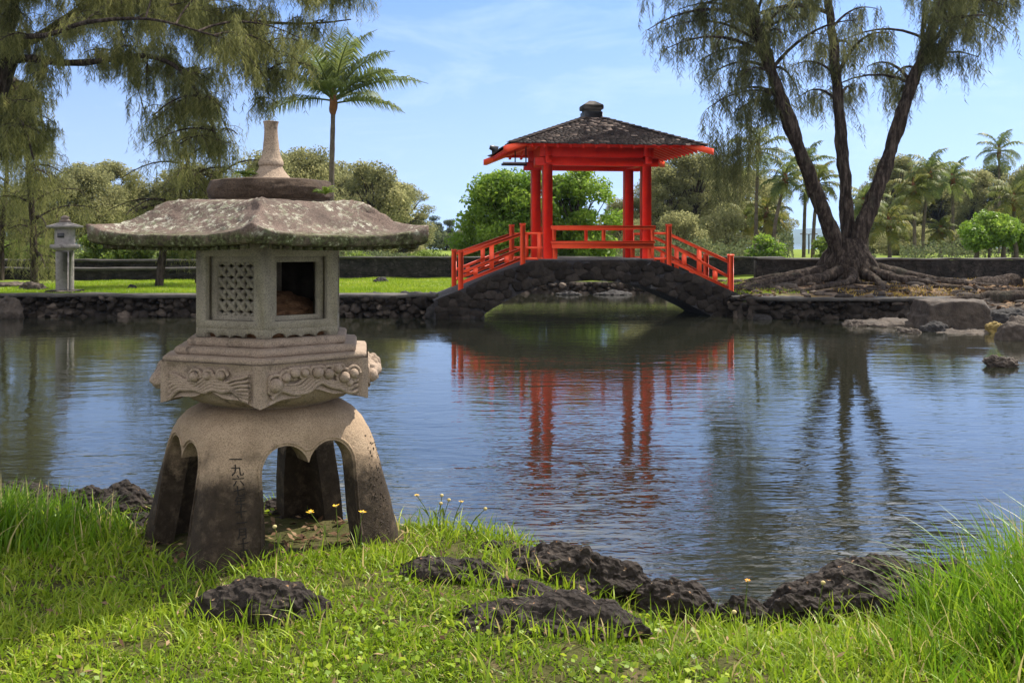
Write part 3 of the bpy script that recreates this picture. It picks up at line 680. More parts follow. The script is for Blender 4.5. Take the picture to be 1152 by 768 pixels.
def lava_wall(x0, x1, y, z0, z1, label, seed, cap=.07):
    r = empty('lava_wall', ((x0+x1)/2, y, z0), label, 'wall', None)
    g = Geo(); n = int((x1-x0)/.12); m = 14; xx = np.linspace(x0, x1, n); zz = np.linspace(z0, z1-cap, m)
    X, Z = np.meshgrid(xx, zz, indexing='ij'); p = np.stack((X.ravel()*1.1, 0*X.ravel()+seed, Z.ravel()*3.2), -1)
    Y = y+(.06*fbm(p*1.4, 4, seed)).reshape(X.shape)
    g.add(np.stack((X, Y, Z), -1).reshape(-1, 3), quadgrid(n, m))
    box(g, (x0, y+.08, z0), (x1, y+.5, z1-cap-.002)); obj('wall_face', g, LAVA_WALL, r)
    g = Geo(); xx = np.linspace(x0, x1, n); V = []
    for dy, dz in ((-.06, -cap), (-.07, -.01), (.54, 0), (.54, -cap)):
        V.append(np.stack((xx, y+dy+.02*vn(np.stack((xx*2, 0*xx, 0*xx+dy), -1), 4), z1+dz+.018*vn(np.stack((xx*1.5, 0*xx+3, 0*xx+dy), -1), 6)), -1))
    V = np.stack(V, 1); g.add(V.reshape(-1, 3), quadgrid(n, 4, False, True)); obj('capstone', g, CAPST, r); return r
LAVA_WALL = Mat('lava_wall_face', .95, .15)
v = LAVA_WALL.mapped((.9, .9, 3.2)); ed = LAVA_WALL.vor(2.0, 'DISTANCE_TO_EDGE', src=v)
c = LAVA_WALL.ramp(LAVA_WALL.noise(3.5, 7, .72), [(.3, (.010, .009, .008)), (.55, (.036, .031, .027)), (.75, (.11, .095, .08))])
LAVA_WALL.col(LAVA_WALL.mix(LAVA_WALL.ramp(ed, [(.01, .8), (.05, 0)]), c, (.006, .006, .006))).bump(LAVA_WALL.noise(9, 5, .7), 1, .06); LAVA_WALL = LAVA_WALL.m
lava_wall(-6.9, 10.4, 37.9, .35, 1.33, 'long dark lava wall behind the lawn, left of the bridge', 3)
lava_wall(8.52, 27, 34.6, .4, 1.33, 'long dark lava wall behind the ironwood roots, right of the bridge', 8)
lava_wall(-24, -10.6, 36.4, .3, .96, 'low dark stone ledge behind the small lantern', 13, .10)
lava_wall(-24, -7.2, 38.6, .5, 1.22, 'upper dark stone ledge under the ferny bushes', 17, .10)
# ---------------------------------------------------------------- big stone lantern on the near bank
LX, LY = PX(305, 5.2), 5.2; LC = np.array((LX, LY, 0.0)); LZ = float(zt(LX, LY))
lan = empty('stone_lantern', (LX, LY, LZ), 'large weathered stone lantern with wide mossy roof on four legs on the near bank', 'stone lantern')
HEX = R(-81.4)                                   # one vertex of the hexagon looks towards the viewer
LEGD = R(-99)                               # one leg of the square base
def hexr(a):                                     # radius factor of a unit-circumradius hexagon
    b = (a-HEX+math.pi/6) % (math.pi/3)-math.pi/6  # 0 on a vertex
    return math.cos(math.pi/6)/np.cos(math.pi/6-np.abs(b))
# base: rounded square dome on four legs with double-lobed arches
BZ = [.14, .40, .60, .76, .86, .93, .985, 1.03, 1.062, 1.078, 1.084]; BA = [.565, .530, .497, .474, .464, .455, .440, .410, .365, .325, .26]; BPW = [9, 7.5, 6.5, 5, 3.9, 3.2, 2.7, 2.4, 2.2, 2.1, 2]
def base_r(a, z):
    A_ = np.interp(z, BZ, BA); p_ = np.interp(z, BZ, BPW); b = a-(LEGD+math.pi/4)
    return A_/(np.abs(np.cos(b))**p_+np.abs(np.sin(b))**p_)**(1/p_)
na = 192; aa = np.arange(na)*2*math.pi/na
zz = np.concatenate((np.linspace(.14, .86, 40), np.linspace(.88, 1.06, 18), [1.072, 1.08, 1.084]))
def dome(inner):
    z_ = zz if not inner else np.linspace(.10, .92, 40)
    A, Z = np.meshgrid(aa, z_, indexing='ij')
    r = base_r(A, Z)-(.13 if inner else 0)
    r = np.maximum(r, .05)
    q = np.stack((r*np.cos(A), r*np.sin(A), Z), -1).reshape(-1, 3)
    if not inner: r = r+(.006*fbm(q*9, 4, 51)).reshape(r.shape)
    V = np.stack((LX+r*np.cos(A), LY+r*np.sin(A), Z), -1).reshape(-1, 3)
    g = Geo(); m = len(z_); g.add(V, [quadgrid(na, m, True, False), (np.arange(na)*m)[None, ::-1], (np.arange(na)*m+m-1)[None]]); return g
def arch_cut(k):
    """prism of the arch outline through the side, two rounded lobes meeting in a cusp"""
    out = [(-.285, -.1), (-.238, .55)]
    for c0, s0 in ((-.117, 1), (.117, 1)):
        for i in range(13):
            a = math.pi-i*math.pi/12
            if c0 < 0 and i > 11: continue
            if c0 > 0 and i < 1: continue
            out.append((c0+.120*math.cos(a), .80+.125*math.sin(a)))
    out += [(.238, .55), (.285, -.1)]
    ang = LEGD+math.pi/4+k*math.pi/2; d = np.array((math.cos(ang), math.sin(ang))); tn = np.array((-d[1], d[0]))
    n = len(out); V = []
    for rr in (.16, .95):
        for u, z in out: V.append((LX+d[0]*rr+tn[0]*u*(1+.0*rr), LY+d[1]*rr+tn[1]*u, z))
    g = Geo(); g.add(V, [quadgrid(2, n, False, True), np.arange(n)[None, ::-1], np.arange(n, 2*n)[None]]); return g, out, d, tn
base = obj('pedestal', dome(False), G_BASE, lan, sm=True)
cutters = [obj('cut', dome(True), G_BASE, lan)]+[obj('cut', arch_cut(k)[0], G_BASE, lan) for k in range(4)]
for c_ in cutters:
    bm = bmesh.new(); bm.from_mesh(c_.data); bmesh.ops.recalc_face_normals(bm, faces=bm.faces); bm.to_mesh(c_.data); bm.free()
    md = base.modifiers.new('b', 'BOOLEAN'); md.operation = 'DIFFERENCE'; md.object = c_; md.solver = 'EXACT'
bm = bmesh.new(); bm.from_mesh(base.data); bmesh.ops.recalc_face_normals(bm, faces=bm.faces); bm.to_mesh(base.data); bm.free()
bpy.context.view_layer.update()
me = bpy.data.meshes.new_from_object(base.evaluated_get(bpy.context.evaluated_depsgraph_get()))
base.modifiers.clear(); base.data = me
for p_ in me.polygons: p_.use_smooth = True
me.set_sharp_from_angle(angle=R(38))
for c_ in cutters: bpy.data.objects.remove(c_)
# raised lip following each arch
for k in range(4):
    _, out, d, tn = arch_cut(k); pts = []
    for sgn in (-1, 1):
        c0 = .117*sgn
        lobe = [(c0+.134*math.cos(a), .80+.139*math.sin(a)) for a in np.linspace(math.pi, 0, 14)]
        if sgn < 0: lobe = [(-.258, .45), (-.251, .62)]+[q for q in lobe if q[0] <= -.004]
        else: lobe = [q for q in lobe if q[0] >= .004]+[(.251, .62), (.258, .45)]
        pts += lobe
    pts = np.array(pts); pts = np.array([pts[int(round(i))] for i in np.linspace(0, len(pts)-1, len(pts))])
    P3 = []
    for u, z in pts:
        rr = .5
        for _ in range(6):
            a = math.atan2(d[1]*rr+tn[1]*u, d[0]*rr+tn[0]*u); rr = math.sqrt(max(float(base_r(a, z))**2-u*u, .01))
        P3.append((LX+d[0]*rr+tn[0]*u, LY+d[1]*rr+tn[1]*u, z))
    g = Geo(); tube(g, P3, .007, 6); obj('arch_lip', g, G_BASE, lan, sm=True)
# carved inscription down the front leg and traces on the right leg
GROOVE_SHADE = mottled('groove_shade', (.008, .007, .006), (.02, .016, .013), 30, .3, .005)  # raised strokes; the shade of the grooves is put into their dark colour
def inscription(text, facet_ang, z0, size, uoff, step=None, mat=GROOVE_SHADE):
    step = step or size*.98
    cu = bpy.data.curves.new('t', 'FONT'); cu.body = '\n'.join(text); cu.size = size; cu.align_x = 'CENTER'; cu.space_line = step/size; cu.extrude = .001; cu.resolution_u = 2
    to = bpy.data.objects.new('t', cu); C.objects.link(to); bpy.context.view_layer.update()
    m = bpy.data.meshes.new_from_object(to.evaluated_get(bpy.context.evaluated_depsgraph_get()))
    bpy.data.objects.remove(to)
    bm = bmesh.new(); bm.from_mesh(m); bmesh.ops.subdivide_edges(bm, edges=[e for e in bm.edges if e.calc_length() > .02], cuts=2); bmesh.ops.triangulate(bm, faces=bm.faces[:]); bm.to_mesh(m); bm.free()
    d = np.array((math.cos(facet_ang), math.sin(facet_ang))); tn = np.array((-d[1], d[0]))
    co = np.zeros(len(m.vertices)*3, np.float32); m.vertices.foreach_get('co', co); co = co.reshape(-1, 3).astype(float); out = []
    for x, y, e in co:
        u = x+uoff; z = z0+y; rr = .5
        for _ in range(7):
            a = math.atan2(d[1]*rr+tn[1]*u, d[0]*rr+tn[0]*u); rr = math.sqrt(max(float(base_r(a, z))**2-u*u, .01))
        rr += .0035+e
        out.append((LX+d[0]*rr+tn[0]*u, LY+d[1]*rr+tn[1]*u, z))
    m.vertices.foreach_set('co', (np.array(out)-WL[lan.name]).astype(np.float32).ravel())
    o = bpy.data.objects.new('inscription', m); C.objects.link(o); o.parent = lan; WL[o.name] = WL[lan.name]; m.materials.clear(); m.materials.append(mat); return o
fa = LEGD+math.pi/4
inscription('一九六七年十一月十日', fa, .862, .054, -.345, .0465)
d_ = np.array((math.cos(fa), math.sin(fa))); tn_ = np.array((-d_[1], d_[0])); gpit = Geo(); rp = np.random.default_rng(6); V0, F0 = ico(2)
for _ in range(70):       # worn, unreadable chisel marks on the right leg
    u = .375+rp.choice([-.028, .012, .04])+rp.normal(0, .009); z = rp.uniform(.40, .92); rr = .5
    for _i in range(7):
        a = math.atan2(d_[1]*rr+tn_[1]*u, d_[0]*rr+tn_[0]*u); rr = math.sqrt(max(float(base_r(a, z))**2-u*u, .01))
    q = V0*np.array((.003, rp.uniform(.002, .006), rp.uniform(.002, .007)))
    gpit.add(np.stack((LX+d_[0]*(rr+.001+q[:, 0])+tn_[0]*(u+q[:, 1]), LY+d_[1]*(rr+.001+q[:, 0])+tn_[1]*(u+q[:, 1]), z+q[:, 2]), -1), F0)
obj('chisel_marks', gpit, mottled('worn_pit', (.045, .034, .025), (.08, .06, .045), 30), lan)
# carved bowl: round bowl, hexagonal apron with relief, three tiers
g = Geo(); lathe(g, [(.0, 1.07), (.315, 1.07), (.325, 1.088), (.345, 1.095), (.39, 1.105), (.43, 1.13), (.465, 1.165), (.48, 1.20), (.48, 1.25), (.0, 1.25)], LC, 72); 
bowl = obj('carved_bowl', g, G_BOWL, lan, sm=True)
def hexprism(g, Rr, z0, z1, bev=.012, seed=0, n=20):
    a = np.concatenate([HEX+k*math.pi/3+np.linspace(0, math.pi/3, n, endpoint=False)*1.0 for k in range(6)])
    prof = [(0, z0), (Rr-bev, z0), (Rr, z0+bev), (Rr, z1-bev), (Rr-bev, z1), (0, z1)]
    V = []
    for (r, z) in prof:
        # points spaced along straight sides
        for k in range(6):
            A0, A1 = HEX+k*math.pi/3, HEX+(k+1)*math.pi/3
            for t in np.linspace(0, 1, n, endpoint=False):
                x = r*lerp(math.cos(A0), math.cos(A1), t); y = r*lerp(math.sin(A0), math.sin(A1), t); V.append((LX+x, LY+y, z))
    V = np.array(V); ns = 6*n
    V[:, :] += .004*np.stack([fbm(V*14, 3, seed+q) for q in range(3)], -1)
    g.add(V, [quadgrid(len(prof), ns, False, True)])
g = Geo(); hexprism(g, .446, 1.388, 1.428, .01, 61); hexprism(g, .508, 1.348, 1.388, .012, 64); hexprism(g, .568, 1.318, 1.350, .01, 67); obj('tier', g, G_BOWL, lan)
g = Geo(); gp = Geo(); gc = Geo()
rr_ = np.random.default_rng(4)
for k in range(6):
    A0, A1 = HEX+k*math.pi/3, HEX+(k+1)*math.pi/3
    e0, e1 = np.array((math.cos(A0), math.sin(A0))), np.array((math.cos(A1), math.sin(A1)))
    nrm = (e0+e1)/np.linalg.norm(e0+e1)
    def FW(u, z, off, Rr=.577):      # u in -1..1 along the face
        u = np.asarray(u, float)[..., None]; off = np.asarray(off, float)[..., None]*np.ones_like(u)
        xy = Rr*(e0*(1-u)/2+e1*(1+u)/2)+nrm*off
        return np.concatenate((LX+xy[..., :1], LY+xy[..., 1:], np.broadcast_to(np.asarray(z, float), u.shape[:-1])[..., None]), -1)
    uu = np.linspace(-1, 1, 49)
    low = 1.118+.058*(1-np.abs(uu)**1.7)+.012*np.cos(uu*9)*(1-np.abs(uu))
    for off0, col in ((0, 0),):
        f = np.linspace(0, 1, 9)
        U, Fz = np.meshgrid(uu, f, indexing='ij'); Zz = low[:, None]+(1.322-low[:, None])*Fz
        inset = -.012*((np.abs(U) < .86) & (Fz < .88) & (Fz > .0))
        V = FW(U, Zz, inset)
        g.add(V.reshape(-1, 3), quadgrid(49, 9))
    # thickness: underside strip and inner skin
    V0 = FW(uu, low, 0*uu); V1 = FW(uu, low+.01, 0*uu, .49); V2 = FW(uu, 1.32+0*uu, 0*uu, .49)
    g.add(np.stack((V0, V1, V2), 1).reshape(-1, 3), quadgrid(49, 3))
    # relief: waves and curls
    style = k % 2
    def cw(pts, r): tube(gc, FW(np.array([p_[0] for p_ in pts]), np.array([p_[1] for p_ in pts]), np.array([.0005]*len(pts))), r*1.25, 6)
    def zlow(u): return float(np.interp(u, uu, low))
    nw = 7 if k in (5, 1, 3) else 5
    for j in range(nw):
        pts = []
        ph = rr_.uniform(0, 6)
        for u in np.linspace(-.80, .80, 44):
            zb_ = zlow(u)+.018; top_ = 1.262 if k in (5,) else 1.24
            z = lerp(zb_, max(top_, zb_+.04), (j+.5)/nw)+.016*math.sin(u*7.5+.55*j+k)+.005*math.sin(u*17+j)
            pts.append((u, z))
        cw(pts, .0095-.0006*j)
    knobs = [(-.02, 1.262, .020), (.26, 1.268, .022), (-.28, 1.255, .026)] if k == 5 else [(-.74, 1.225, .036), (-.55, 1.258, .024), (-.40, 1.275, .026), (-.22, 1.272, .022), (.02, 1.268, .030), (.22, 1.258, .028), (.40, 1.278, .024), (.52, 1.235, .030), (.70, 1.250, .026), (.62, 1.205, .020)]
    bulge = .055 if k in (4, 1, 3) else 0
    for (u, z, r) in knobs:
        V0, F0 = ico(3); c0 = FW(np.array([u]), np.array([z]), np.array([.007+bulge*.6*(1-abs(u))]))[0]
        q = V0*r*.95; gc.add(q+c0, F0)
        th = np.linspace(0, 5.2, 26); rad = r*1.45*(1-.05*th)
        S = .2885
        pts = [(u+rad[i]*math.cos(th[i])/S, z+rad[i]*math.sin(th[i])) for i in range(26)]
        pts = [(max(-.84, min(.84, a)), min(1.296, max(zlow(a)+.012, b))) for a, b in pts]
        cw(pts, .0075)
    if bulge:
        V0, F0 = ico(4)
        for (u, z, sx, sz) in ((-.35, 1.235, .13, .06), (.2, 1.24, .15, .058), (.62, 1.22, .08, .05)):
            c0 = FW(np.array([u]), np.array([z]), np.array([-.012]))[0]; tn3 = np.array(((e1-e0)[0], (e1-e0)[1], 0)); tn3 /= np.linalg.norm(tn3); n3 = np.array((nrm[0], nrm[1], 0))
            q = V0*(1+.16*ridged(V0*2.6+k, 2, 8)[:, None]); gc.add(c0+q[:, :1]*tn3*sx+q[:, 1:2]*n3*.075+q[:, 2:]*np.array((0, 0, sz)), F0)
obj('carved_apron', g, G_BOWL, lan); obj('carved_relief', gc, G_BOWL, lan, sm=True)
# firebox: hexagonal drum with framed openings
FB0, FB1, FR = 1.428, 1.90, .400
g = Geo(); gl = Geo(); gd = Geo()
ap = FR*math.cos(math.pi/6)
for k in range(6):
    A0, A1 = HEX+k*math.pi/3, HEX+(k+1)*math.pi/3; am = (A0+A1)/2
    nrm = np.array((math.cos(am), math.sin(am), 0)); tn = np.array((-nrm[1], nrm[0], 0))
    def fw(u, z, dp):
        u = np.atleast_1d(np.asarray(u, float)); z = np.broadcast_to(np.asarray(z, float), u.shape); dp = np.broadcast_to(np.asarray(dp, float), u.shape)
        return np.array((LX, LY, 0))+nrm*(ap-dp)[:, None]+tn*u[:, None]+np.array((0, 0, 1.))*z[:, None]
    def frame(d0, d1, W0, za_, zb_, wh, zc_, zd_, taper=True):
        """panel from depth d0 to d1 with a rectangular hole"""
        V = []
        for dp in (d0, d1):
            hw = W0-(dp-d0)*math.tan(math.pi/6)*taper
            V += [fw([-hw], za_, dp)[0], fw([hw], za_, dp)[0], fw([hw], zb_, dp)[0], fw([-hw], zb_, dp)[0]]
            V += [fw([-wh], zc_, dp)[0], fw([wh], zc_, dp)[0], fw([wh], zd_, dp)[0], fw([-wh], zd_, dp)[0]]
        q = []
        for i in range(4):
            j = (i+1) % 4; q += [[i, j, 4+j, 4+i], [8+i, 12+i, 12+j, 8+j], [4+i, 4+j, 12+j, 12+i]]
        q += [[0, 8, 9, 1], [3, 2, 10, 11]]
        g.add(np.array(V), np.array(q))
    hw0 = FR/2
    frame(0, .05, hw0, FB0+.045, FB1, .142, 1.512, 1.828)
    oz0, oz1, ow = (1.535, 1.80, .112)
    frame(.045, .095, .150, 1.49, 1.85, ow, oz0, oz1, False)
    # scalloped skirt
    n = 61; u = np.linspace(-hw0, hw0, n); t = (u/hw0+1)/2
    sc = np.where((t > .1) & (t < .9), .026*np.sqrt(np.clip(1-((((t-.1)/.8*4) % 1)*2-1)**2, 0, 1))*(1.0-.45*(np.abs(((t-.1)/.8*4)//1-1.5) < 1)), 0)
    V = np.concatenate([fw(u, FB0+sc, 0), fw(u, FB0+.045, 0), fw(u*.9, FB0+sc, .045)]).reshape(3, n, 3)
    V = np.stack((V[2], V[0], V[1]), 1)
    g.add(V.reshape(-1, 3), quadgrid(n, 3))
    if k in (1, 2, 4):
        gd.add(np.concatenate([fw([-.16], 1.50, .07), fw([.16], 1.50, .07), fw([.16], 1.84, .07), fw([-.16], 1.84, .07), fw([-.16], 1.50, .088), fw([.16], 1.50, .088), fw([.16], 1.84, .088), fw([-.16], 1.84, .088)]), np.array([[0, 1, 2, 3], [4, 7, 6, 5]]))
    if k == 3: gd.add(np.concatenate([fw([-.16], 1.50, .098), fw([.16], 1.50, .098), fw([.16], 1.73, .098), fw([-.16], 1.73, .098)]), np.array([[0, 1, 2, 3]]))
    gl = Geo()
    if k in (5, 3):            # pierced lattice of crossing petals
        st = .057
        for i in range(-5, 6):
            for j in range(-6, 7):
                for sg in (-1, 1):
                    cu_, cz_ = (i+.5)*st-.01, (oz0+oz1)/2+(j+.5)*st
                    if (i+j) % 1: continue
                    if abs(cu_) > ow+.01 or abs(cz_-(oz0+oz1)/2) > (oz1-oz0)/2+.01: continue
                    ln = st*math.sqrt(2)/2; d1_ = np.array((sg, 1))/math.sqrt(2); d2_ = np.array((-d1_[1], d1_[0]))
                    s_ = np.linspace(-1, 1, 9); hwid = .0098*(1-s_**2)+.0026
                    ring = np.concatenate((np.stack((s_*ln, hwid), -1), np.stack((s_[::-1]*ln, -hwid[::-1]), -1)))
                    q = ring[:, :1]*d1_+ring[:, 1:]*d2_; uu_ = np.clip(cu_+q[:, 0], -ow-.005, ow+.005); zz_ = np.clip(cz_+q[:, 1], oz0-.005, oz1+.005)
                    dep = .062+.001*sg
                    a_ = fw(uu_, zz_, dep); b_ = fw(uu_, zz_, dep+.03); m = len(uu_)
                    gl.add(np.concatenate((a_, b_)), [quadgrid(2, m, False, True), np.arange(m)[None], np.arange(m, 2*m)[None, ::-1]])
    if gl.n: obj('lattice', gl, G_BOX, lan)
obj('firebox', g, G_BOX, lan); obj('shade_panel', gd, mottled('interior_shade', (.012, .010, .008), (.05, .042, .034), 12), lan)  # panels added; the interior's shade is put into their dark colour
g = Geo(); hexprism(g, .36, 1.429, 1.50, .01, 77, 6); V0, F0 = ico(5); q = V0*(1+.2*fbm(V0*3, 3, 5)[:, None]+.06*fbm(V0*16, 2, 6)[:, None])*np.array((.27, .27, .135)); g.add(q+np.array((LX-.02, LY+.05, 1.50)), F0); obj('firebox_floor', g, mottled('rusty_litter', (.10, .045, .02), (.40, .22, .12), 30, 1, .03), lan)
# roof: hexagonal, concave slopes, upturned corners
prof = [(0, 2.100), (.30, 2.104), (.45, 2.104), (.505, 2.098), (.545, 2.084), (.575, 2.066), (.612, 2.040), (.66, 2.012), (.715, 1.978), (.77, 1.954), (.83, 1.936), (.88, 1.930), (.903, 1.931), (.916, 1.927), (.917, 1.92), (.913, 1.888), (.906, 1.880), (.89, 1.876), (.83, 1.882), (.70, 1.892), (.40, 1.897), (0, 1.897)]
pi_ = []
for (a_, b_) in zip(prof[:-1], prof[1:]):
    m = max(1, int(np.hypot(a_[0]-b_[0], a_[1]-b_[1])/.022))
    for i in range(m): pi_.append((lerp(a_[0], b_[0], i/m), lerp(a_[1], b_[1], i/m)))
pi_.append(prof[-1]); pi_ = np.array(pi_); na = 300; a = HEX+np.arange(na)*2*math.pi/na
hx = hexr(a); b = np.abs((a-HEX+math.pi/6) % (math.pi/3)-math.pi/6)/(math.pi/6)   # 0 vertex .. 1 face centre
Rg, A = pi_[:, 0][:, None], a[None]
k_out = smooth(.25, .52, Rg)
shape = lerp(np.ones_like(hx)[None]*.93, hx[None]*(1-.02*(1-(1-b)**2)*smooth(.7, .9, Rg)), k_out)
r = Rg*shape
Z = pi_[:, 1][:, None]+smooth(.6, .915, Rg)*.036*((1-b)**3)[None]*(1-.45*(pi_[:, 1] < 1.90))[:, None]
ridge = np.exp(-(b*Rg/.075)**2)*smooth(.46, .56, Rg)*(pi_[:, 1] > 1.922)[:, None]
Z = Z+.016*ridge
V = np.stack((LX+r*np.cos(A), LY+r*np.sin(A), Z), -1).reshape(-1, 3)
top = np.repeat(np.interp(pi_[:, 1], [1.883, 1.895, 1.925, 1.935], [0, .5, .6, 1])*(np.arange(len(pi_)) < np.argmax(pi_[:, 0])+12), na)
lm = smooth(-.05, .25, fbm(V*4.2, 3, 79)); dsp = (.012*fbm(V*6, 3, 71)+.014*ridged(V*20, 3, 73)*lm+.010*fbm(V*48, 2, 75)*(.45+lm)-.012*np.clip(ridged(V*9, 2, 77)-.55, 0, 1))*top
Vc = V-np.array((LX, LY, 1.8)); V = V+Vc/np.linalg.norm(Vc, axis=1)[:, None]*dsp[:, None]
g = Geo(); g.add(V, quadgrid(len(pi_), na, False, True)); roof_o = obj('roof', g, G_ROOF, lan, sm=True)
for k in range(6):        # row of square blocks under the eave
    A0, A1 = HEX+k*math.pi/3, HEX+(k+1)*math.pi/3
    g = Geo()
    for t in np.linspace(.06, .94, 15):
        p_ = .855*(np.array((math.cos(A0), math.sin(A0)))*(1-t)+np.array((math.cos(A1), math.sin(A1)))*t); q = .9*p_
        zc = 1.862+.02*abs(2*t-1)**2.6*.7; d = p_/np.linalg.norm(p_); tn = np.array((-d[1], d[0]))
        box(g, (-.05, -.017, -.002), (.0, .017, .022), lambda V, p_=p_, d=d, tn=tn, zc=zc: np.stack((LX+p_[0]+d[0]*V[:, 0]+tn[0]*V[:, 1], LY+p_[1]+d[1]*V[:, 0]+tn[1]*V[:, 1], zc+V[:, 2]), -1))
    obj('eave_blocks', g, G_ROOF, roof_o)
# ring and spire
pr = [(0, 2.10), (.275, 2.105), (.302, 2.118), (.314, 2.148), (.314, 2.175), (.304, 2.202), (.283, 2.216), (.2, 2.220), (0, 2.222)]
pp = spline(pr, 60); na = 90; a = np.arange(na)*2*math.pi/na
V = np.stack((LX+pp[:, :1]*np.cos(a), LY+pp[:, :1]*np.sin(a), np.repeat(pp[:, 1:], na, 1)), -1).reshape(-1, 3)
Vc = V-np.array((LX, LY, 2.16)); V = V+Vc/(np.linalg.norm(Vc, axis=1)[:, None]+.01)*(.012*fbm(V*9, 4, 81)+.008*ridged(V*26, 2, 83))[:, None]
g = Geo(); g.add(V, quadgrid(len(pp), na, False, True)); obj('roof_ring', g, G_RING, lan, sm=True)
pr = [(0, 2.21), (.135, 2.215), (.115, 2.235), (.088, 2.262), (.075, 2.280), (.070, 2.292), (.076, 2.300), (.075, 2.316), (.064, 2.335), (.055, 2.36), (.047, 2.41), (.041, 2.46), (.041, 2.50), (.044, 2.52), (.043, 2.528), (0, 2.528)]
pp = spline(pr, 70); na = 48; a = np.arange(na)*2*math.pi/na
V = np.stack((LX+np.maximum(pp[:, :1]*.86, 0)*np.cos(a), LY+np.maximum(pp[:, :1]*.86, 0)*np.sin(a), np.repeat(pp[:, 1:], na, 1)), -1).reshape(-1, 3)
Vc = V-np.array((LX, LY, 0)); Vc[:, 2] = 0; V = V+Vc/(np.linalg.norm(Vc, axis=1)[:, None]+.02)*(.006*fbm(V*20, 3, 85))[:, None]
g = Geo(); g.add(V, quadgrid(len(pp), na, False, True)); obj('spire', g, G_SPIRE, lan, sm=True)

# ---------------------------------------------------------------- small pale stone lantern across the water
d = 27.2; sx_, sy_ = PX(73, d), d; sz0 = float(zf(np.array([sx_]), np.array([sy_]))[0])
sl2 = empty('stone_lantern', (sx_, sy_, sz0), 'small pale stone lantern on a square shaft on the far lawn', 'stone lantern')
S = lambda V: V+np.array((sx_, sy_, 0))
zs = lambda py: PZ(py, d); pxm = d/F
g = Geo(); box(g, (-16*pxm, -16*pxm, sz0-.15), (16*pxm, 16*pxm, zs(326)), S, bev=.03); obj('base_block', g, mottled('dark_base_stone', (.05, .04, .035), (.13, .11, .095), 5), sl2)
def hexs(g, layers, rot=.2, n=6):
    a = rot+np.arange(n)*2*math.pi/n
    V = np.array([[(sx_+r*pxm*math.cos(t), sy_+r*pxm*math.sin(t), zs(y)) for t in a] for y, r in layers]).reshape(-1, 3)
    g.add(V, [quadgrid(len(layers), n, False, True), np.arange(n)[None, ::-1], (np.arange(n)+n*(len(layers)-1))[None]])
g = Geo(); box(g, (-7.6*pxm, -7.6*pxm, zs(326)-.02), (7.6*pxm, 7.6*pxm, zs(281.8)), S, bev=.03); obj('shaft', g, G_PALE, sl2)
g = Geo(); hexs(g, [(282, 9), (279.5, 14.5), (278.5, 16), (275.5, 16), (274.8, 14)]); obj('platform', g, G_PALE, sl2)
g = Geo(); hexs(g, [(275.2, 11), (257, 11)]); fb = obj('firebox', g, G_PALE, sl2)
g = Geo(); box(g, (-3.4*pxm, -11.2*pxm, zs(267.3)), (3.4*pxm, -9*pxm, zs(262.3)), S); obj('hole_shade', g, DARKM, fb)  # dark block in place of the hole, its inside shade put into the colour
g = Geo(); hexs(g, [(257.8, 10), (256.4, 18.5), (255, 20), (254.2, 19.8), (252.3, 13), (250.6, 7.5), (250, 6)]); obj('roof', g, G_PALE, sl2)
g = Geo(); pr = spline([(5.2, 250.2), (6.3, 248.8), (5.4, 247.4), (3.9, 246.6), (4.6, 245.4), (4.2, 244), (2.4, 242.9), (.2, 242.3)], 24)
lathe(g, [(r*pxm, zs(y)) for r, y in pr], (sx_, sy_, 0), 16); obj('finial', g, mottled('brown_finial_stone', (.10, .075, .06), (.24, .19, .16), 9), sl2, sm=True)
# ---------------------------------------------------------------- vegetation builders
def rand_unit(n, rg):
    v = rg.normal(size=(n, 3)); return v/np.linalg.norm(v, axis=1)[:, None]
def needle_strands(g, starts, lengths, per, rg, nl=(.14, .30), wd=.02, sway=.5, tone=(0, 1), spread=.95):
    """hanging strands of fine needles below each start point; strands of one clump share a tone"""
    n = len(starts); d0 = rand_unit(n, rg); d0[:, 2] = 0
    t = np.linspace(.0, 1, per)[None, :, None]*np.ones((n, 1, 1))
    t = np.clip(t+rg.uniform(-.04, .04, t.shape), 0, 1)
    L = lengths[:, None, None]
    p = starts[:, None]+d0[:, None]*sway*L*(t-.5*t*t)+np.array((0, 0, -1.))*L*t**1.15
    p = p.reshape(-1, 3); m = len(p)
    dirs = np.array((0, 0, -1.))[None]+rand_unit(m, rg)*np.array((spread, spread, .35))
    dirs /= np.linalg.norm(dirs, axis=1)[:, None]
    ln = rg.uniform(*nl, m)[:, None]
    side = np.cross(dirs, rand_unit(m, rg)); side /= np.linalg.norm(side, axis=1)[:, None]+1e-6
    w_ = wd*rg.uniform(.6, 1.3, m)[:, None]*.5
    V = np.stack((p-side*w_, p+side*w_, p+dirs*ln), 1).reshape(-1, 3)
    tn = np.repeat(np.clip(rg.normal(.45, .22, n), *tone), per)
    tn = np.repeat(np.clip(tn+rg.normal(0, .1, m), 0, 1), 3)
    g.add(V, np.arange(3*m).reshape(-1, 3), tn)
def bez(a, b, arch, n=10, bend=0):
    a, b = np.asarray(a, float), np.asarray(b, float); c = a*.55+b*.45+np.array((0, 0, arch)); t = np.linspace(0, 1, n)[:, None]
    return a*(1-t)**2+2*c*t*(1-t)+b*t*t
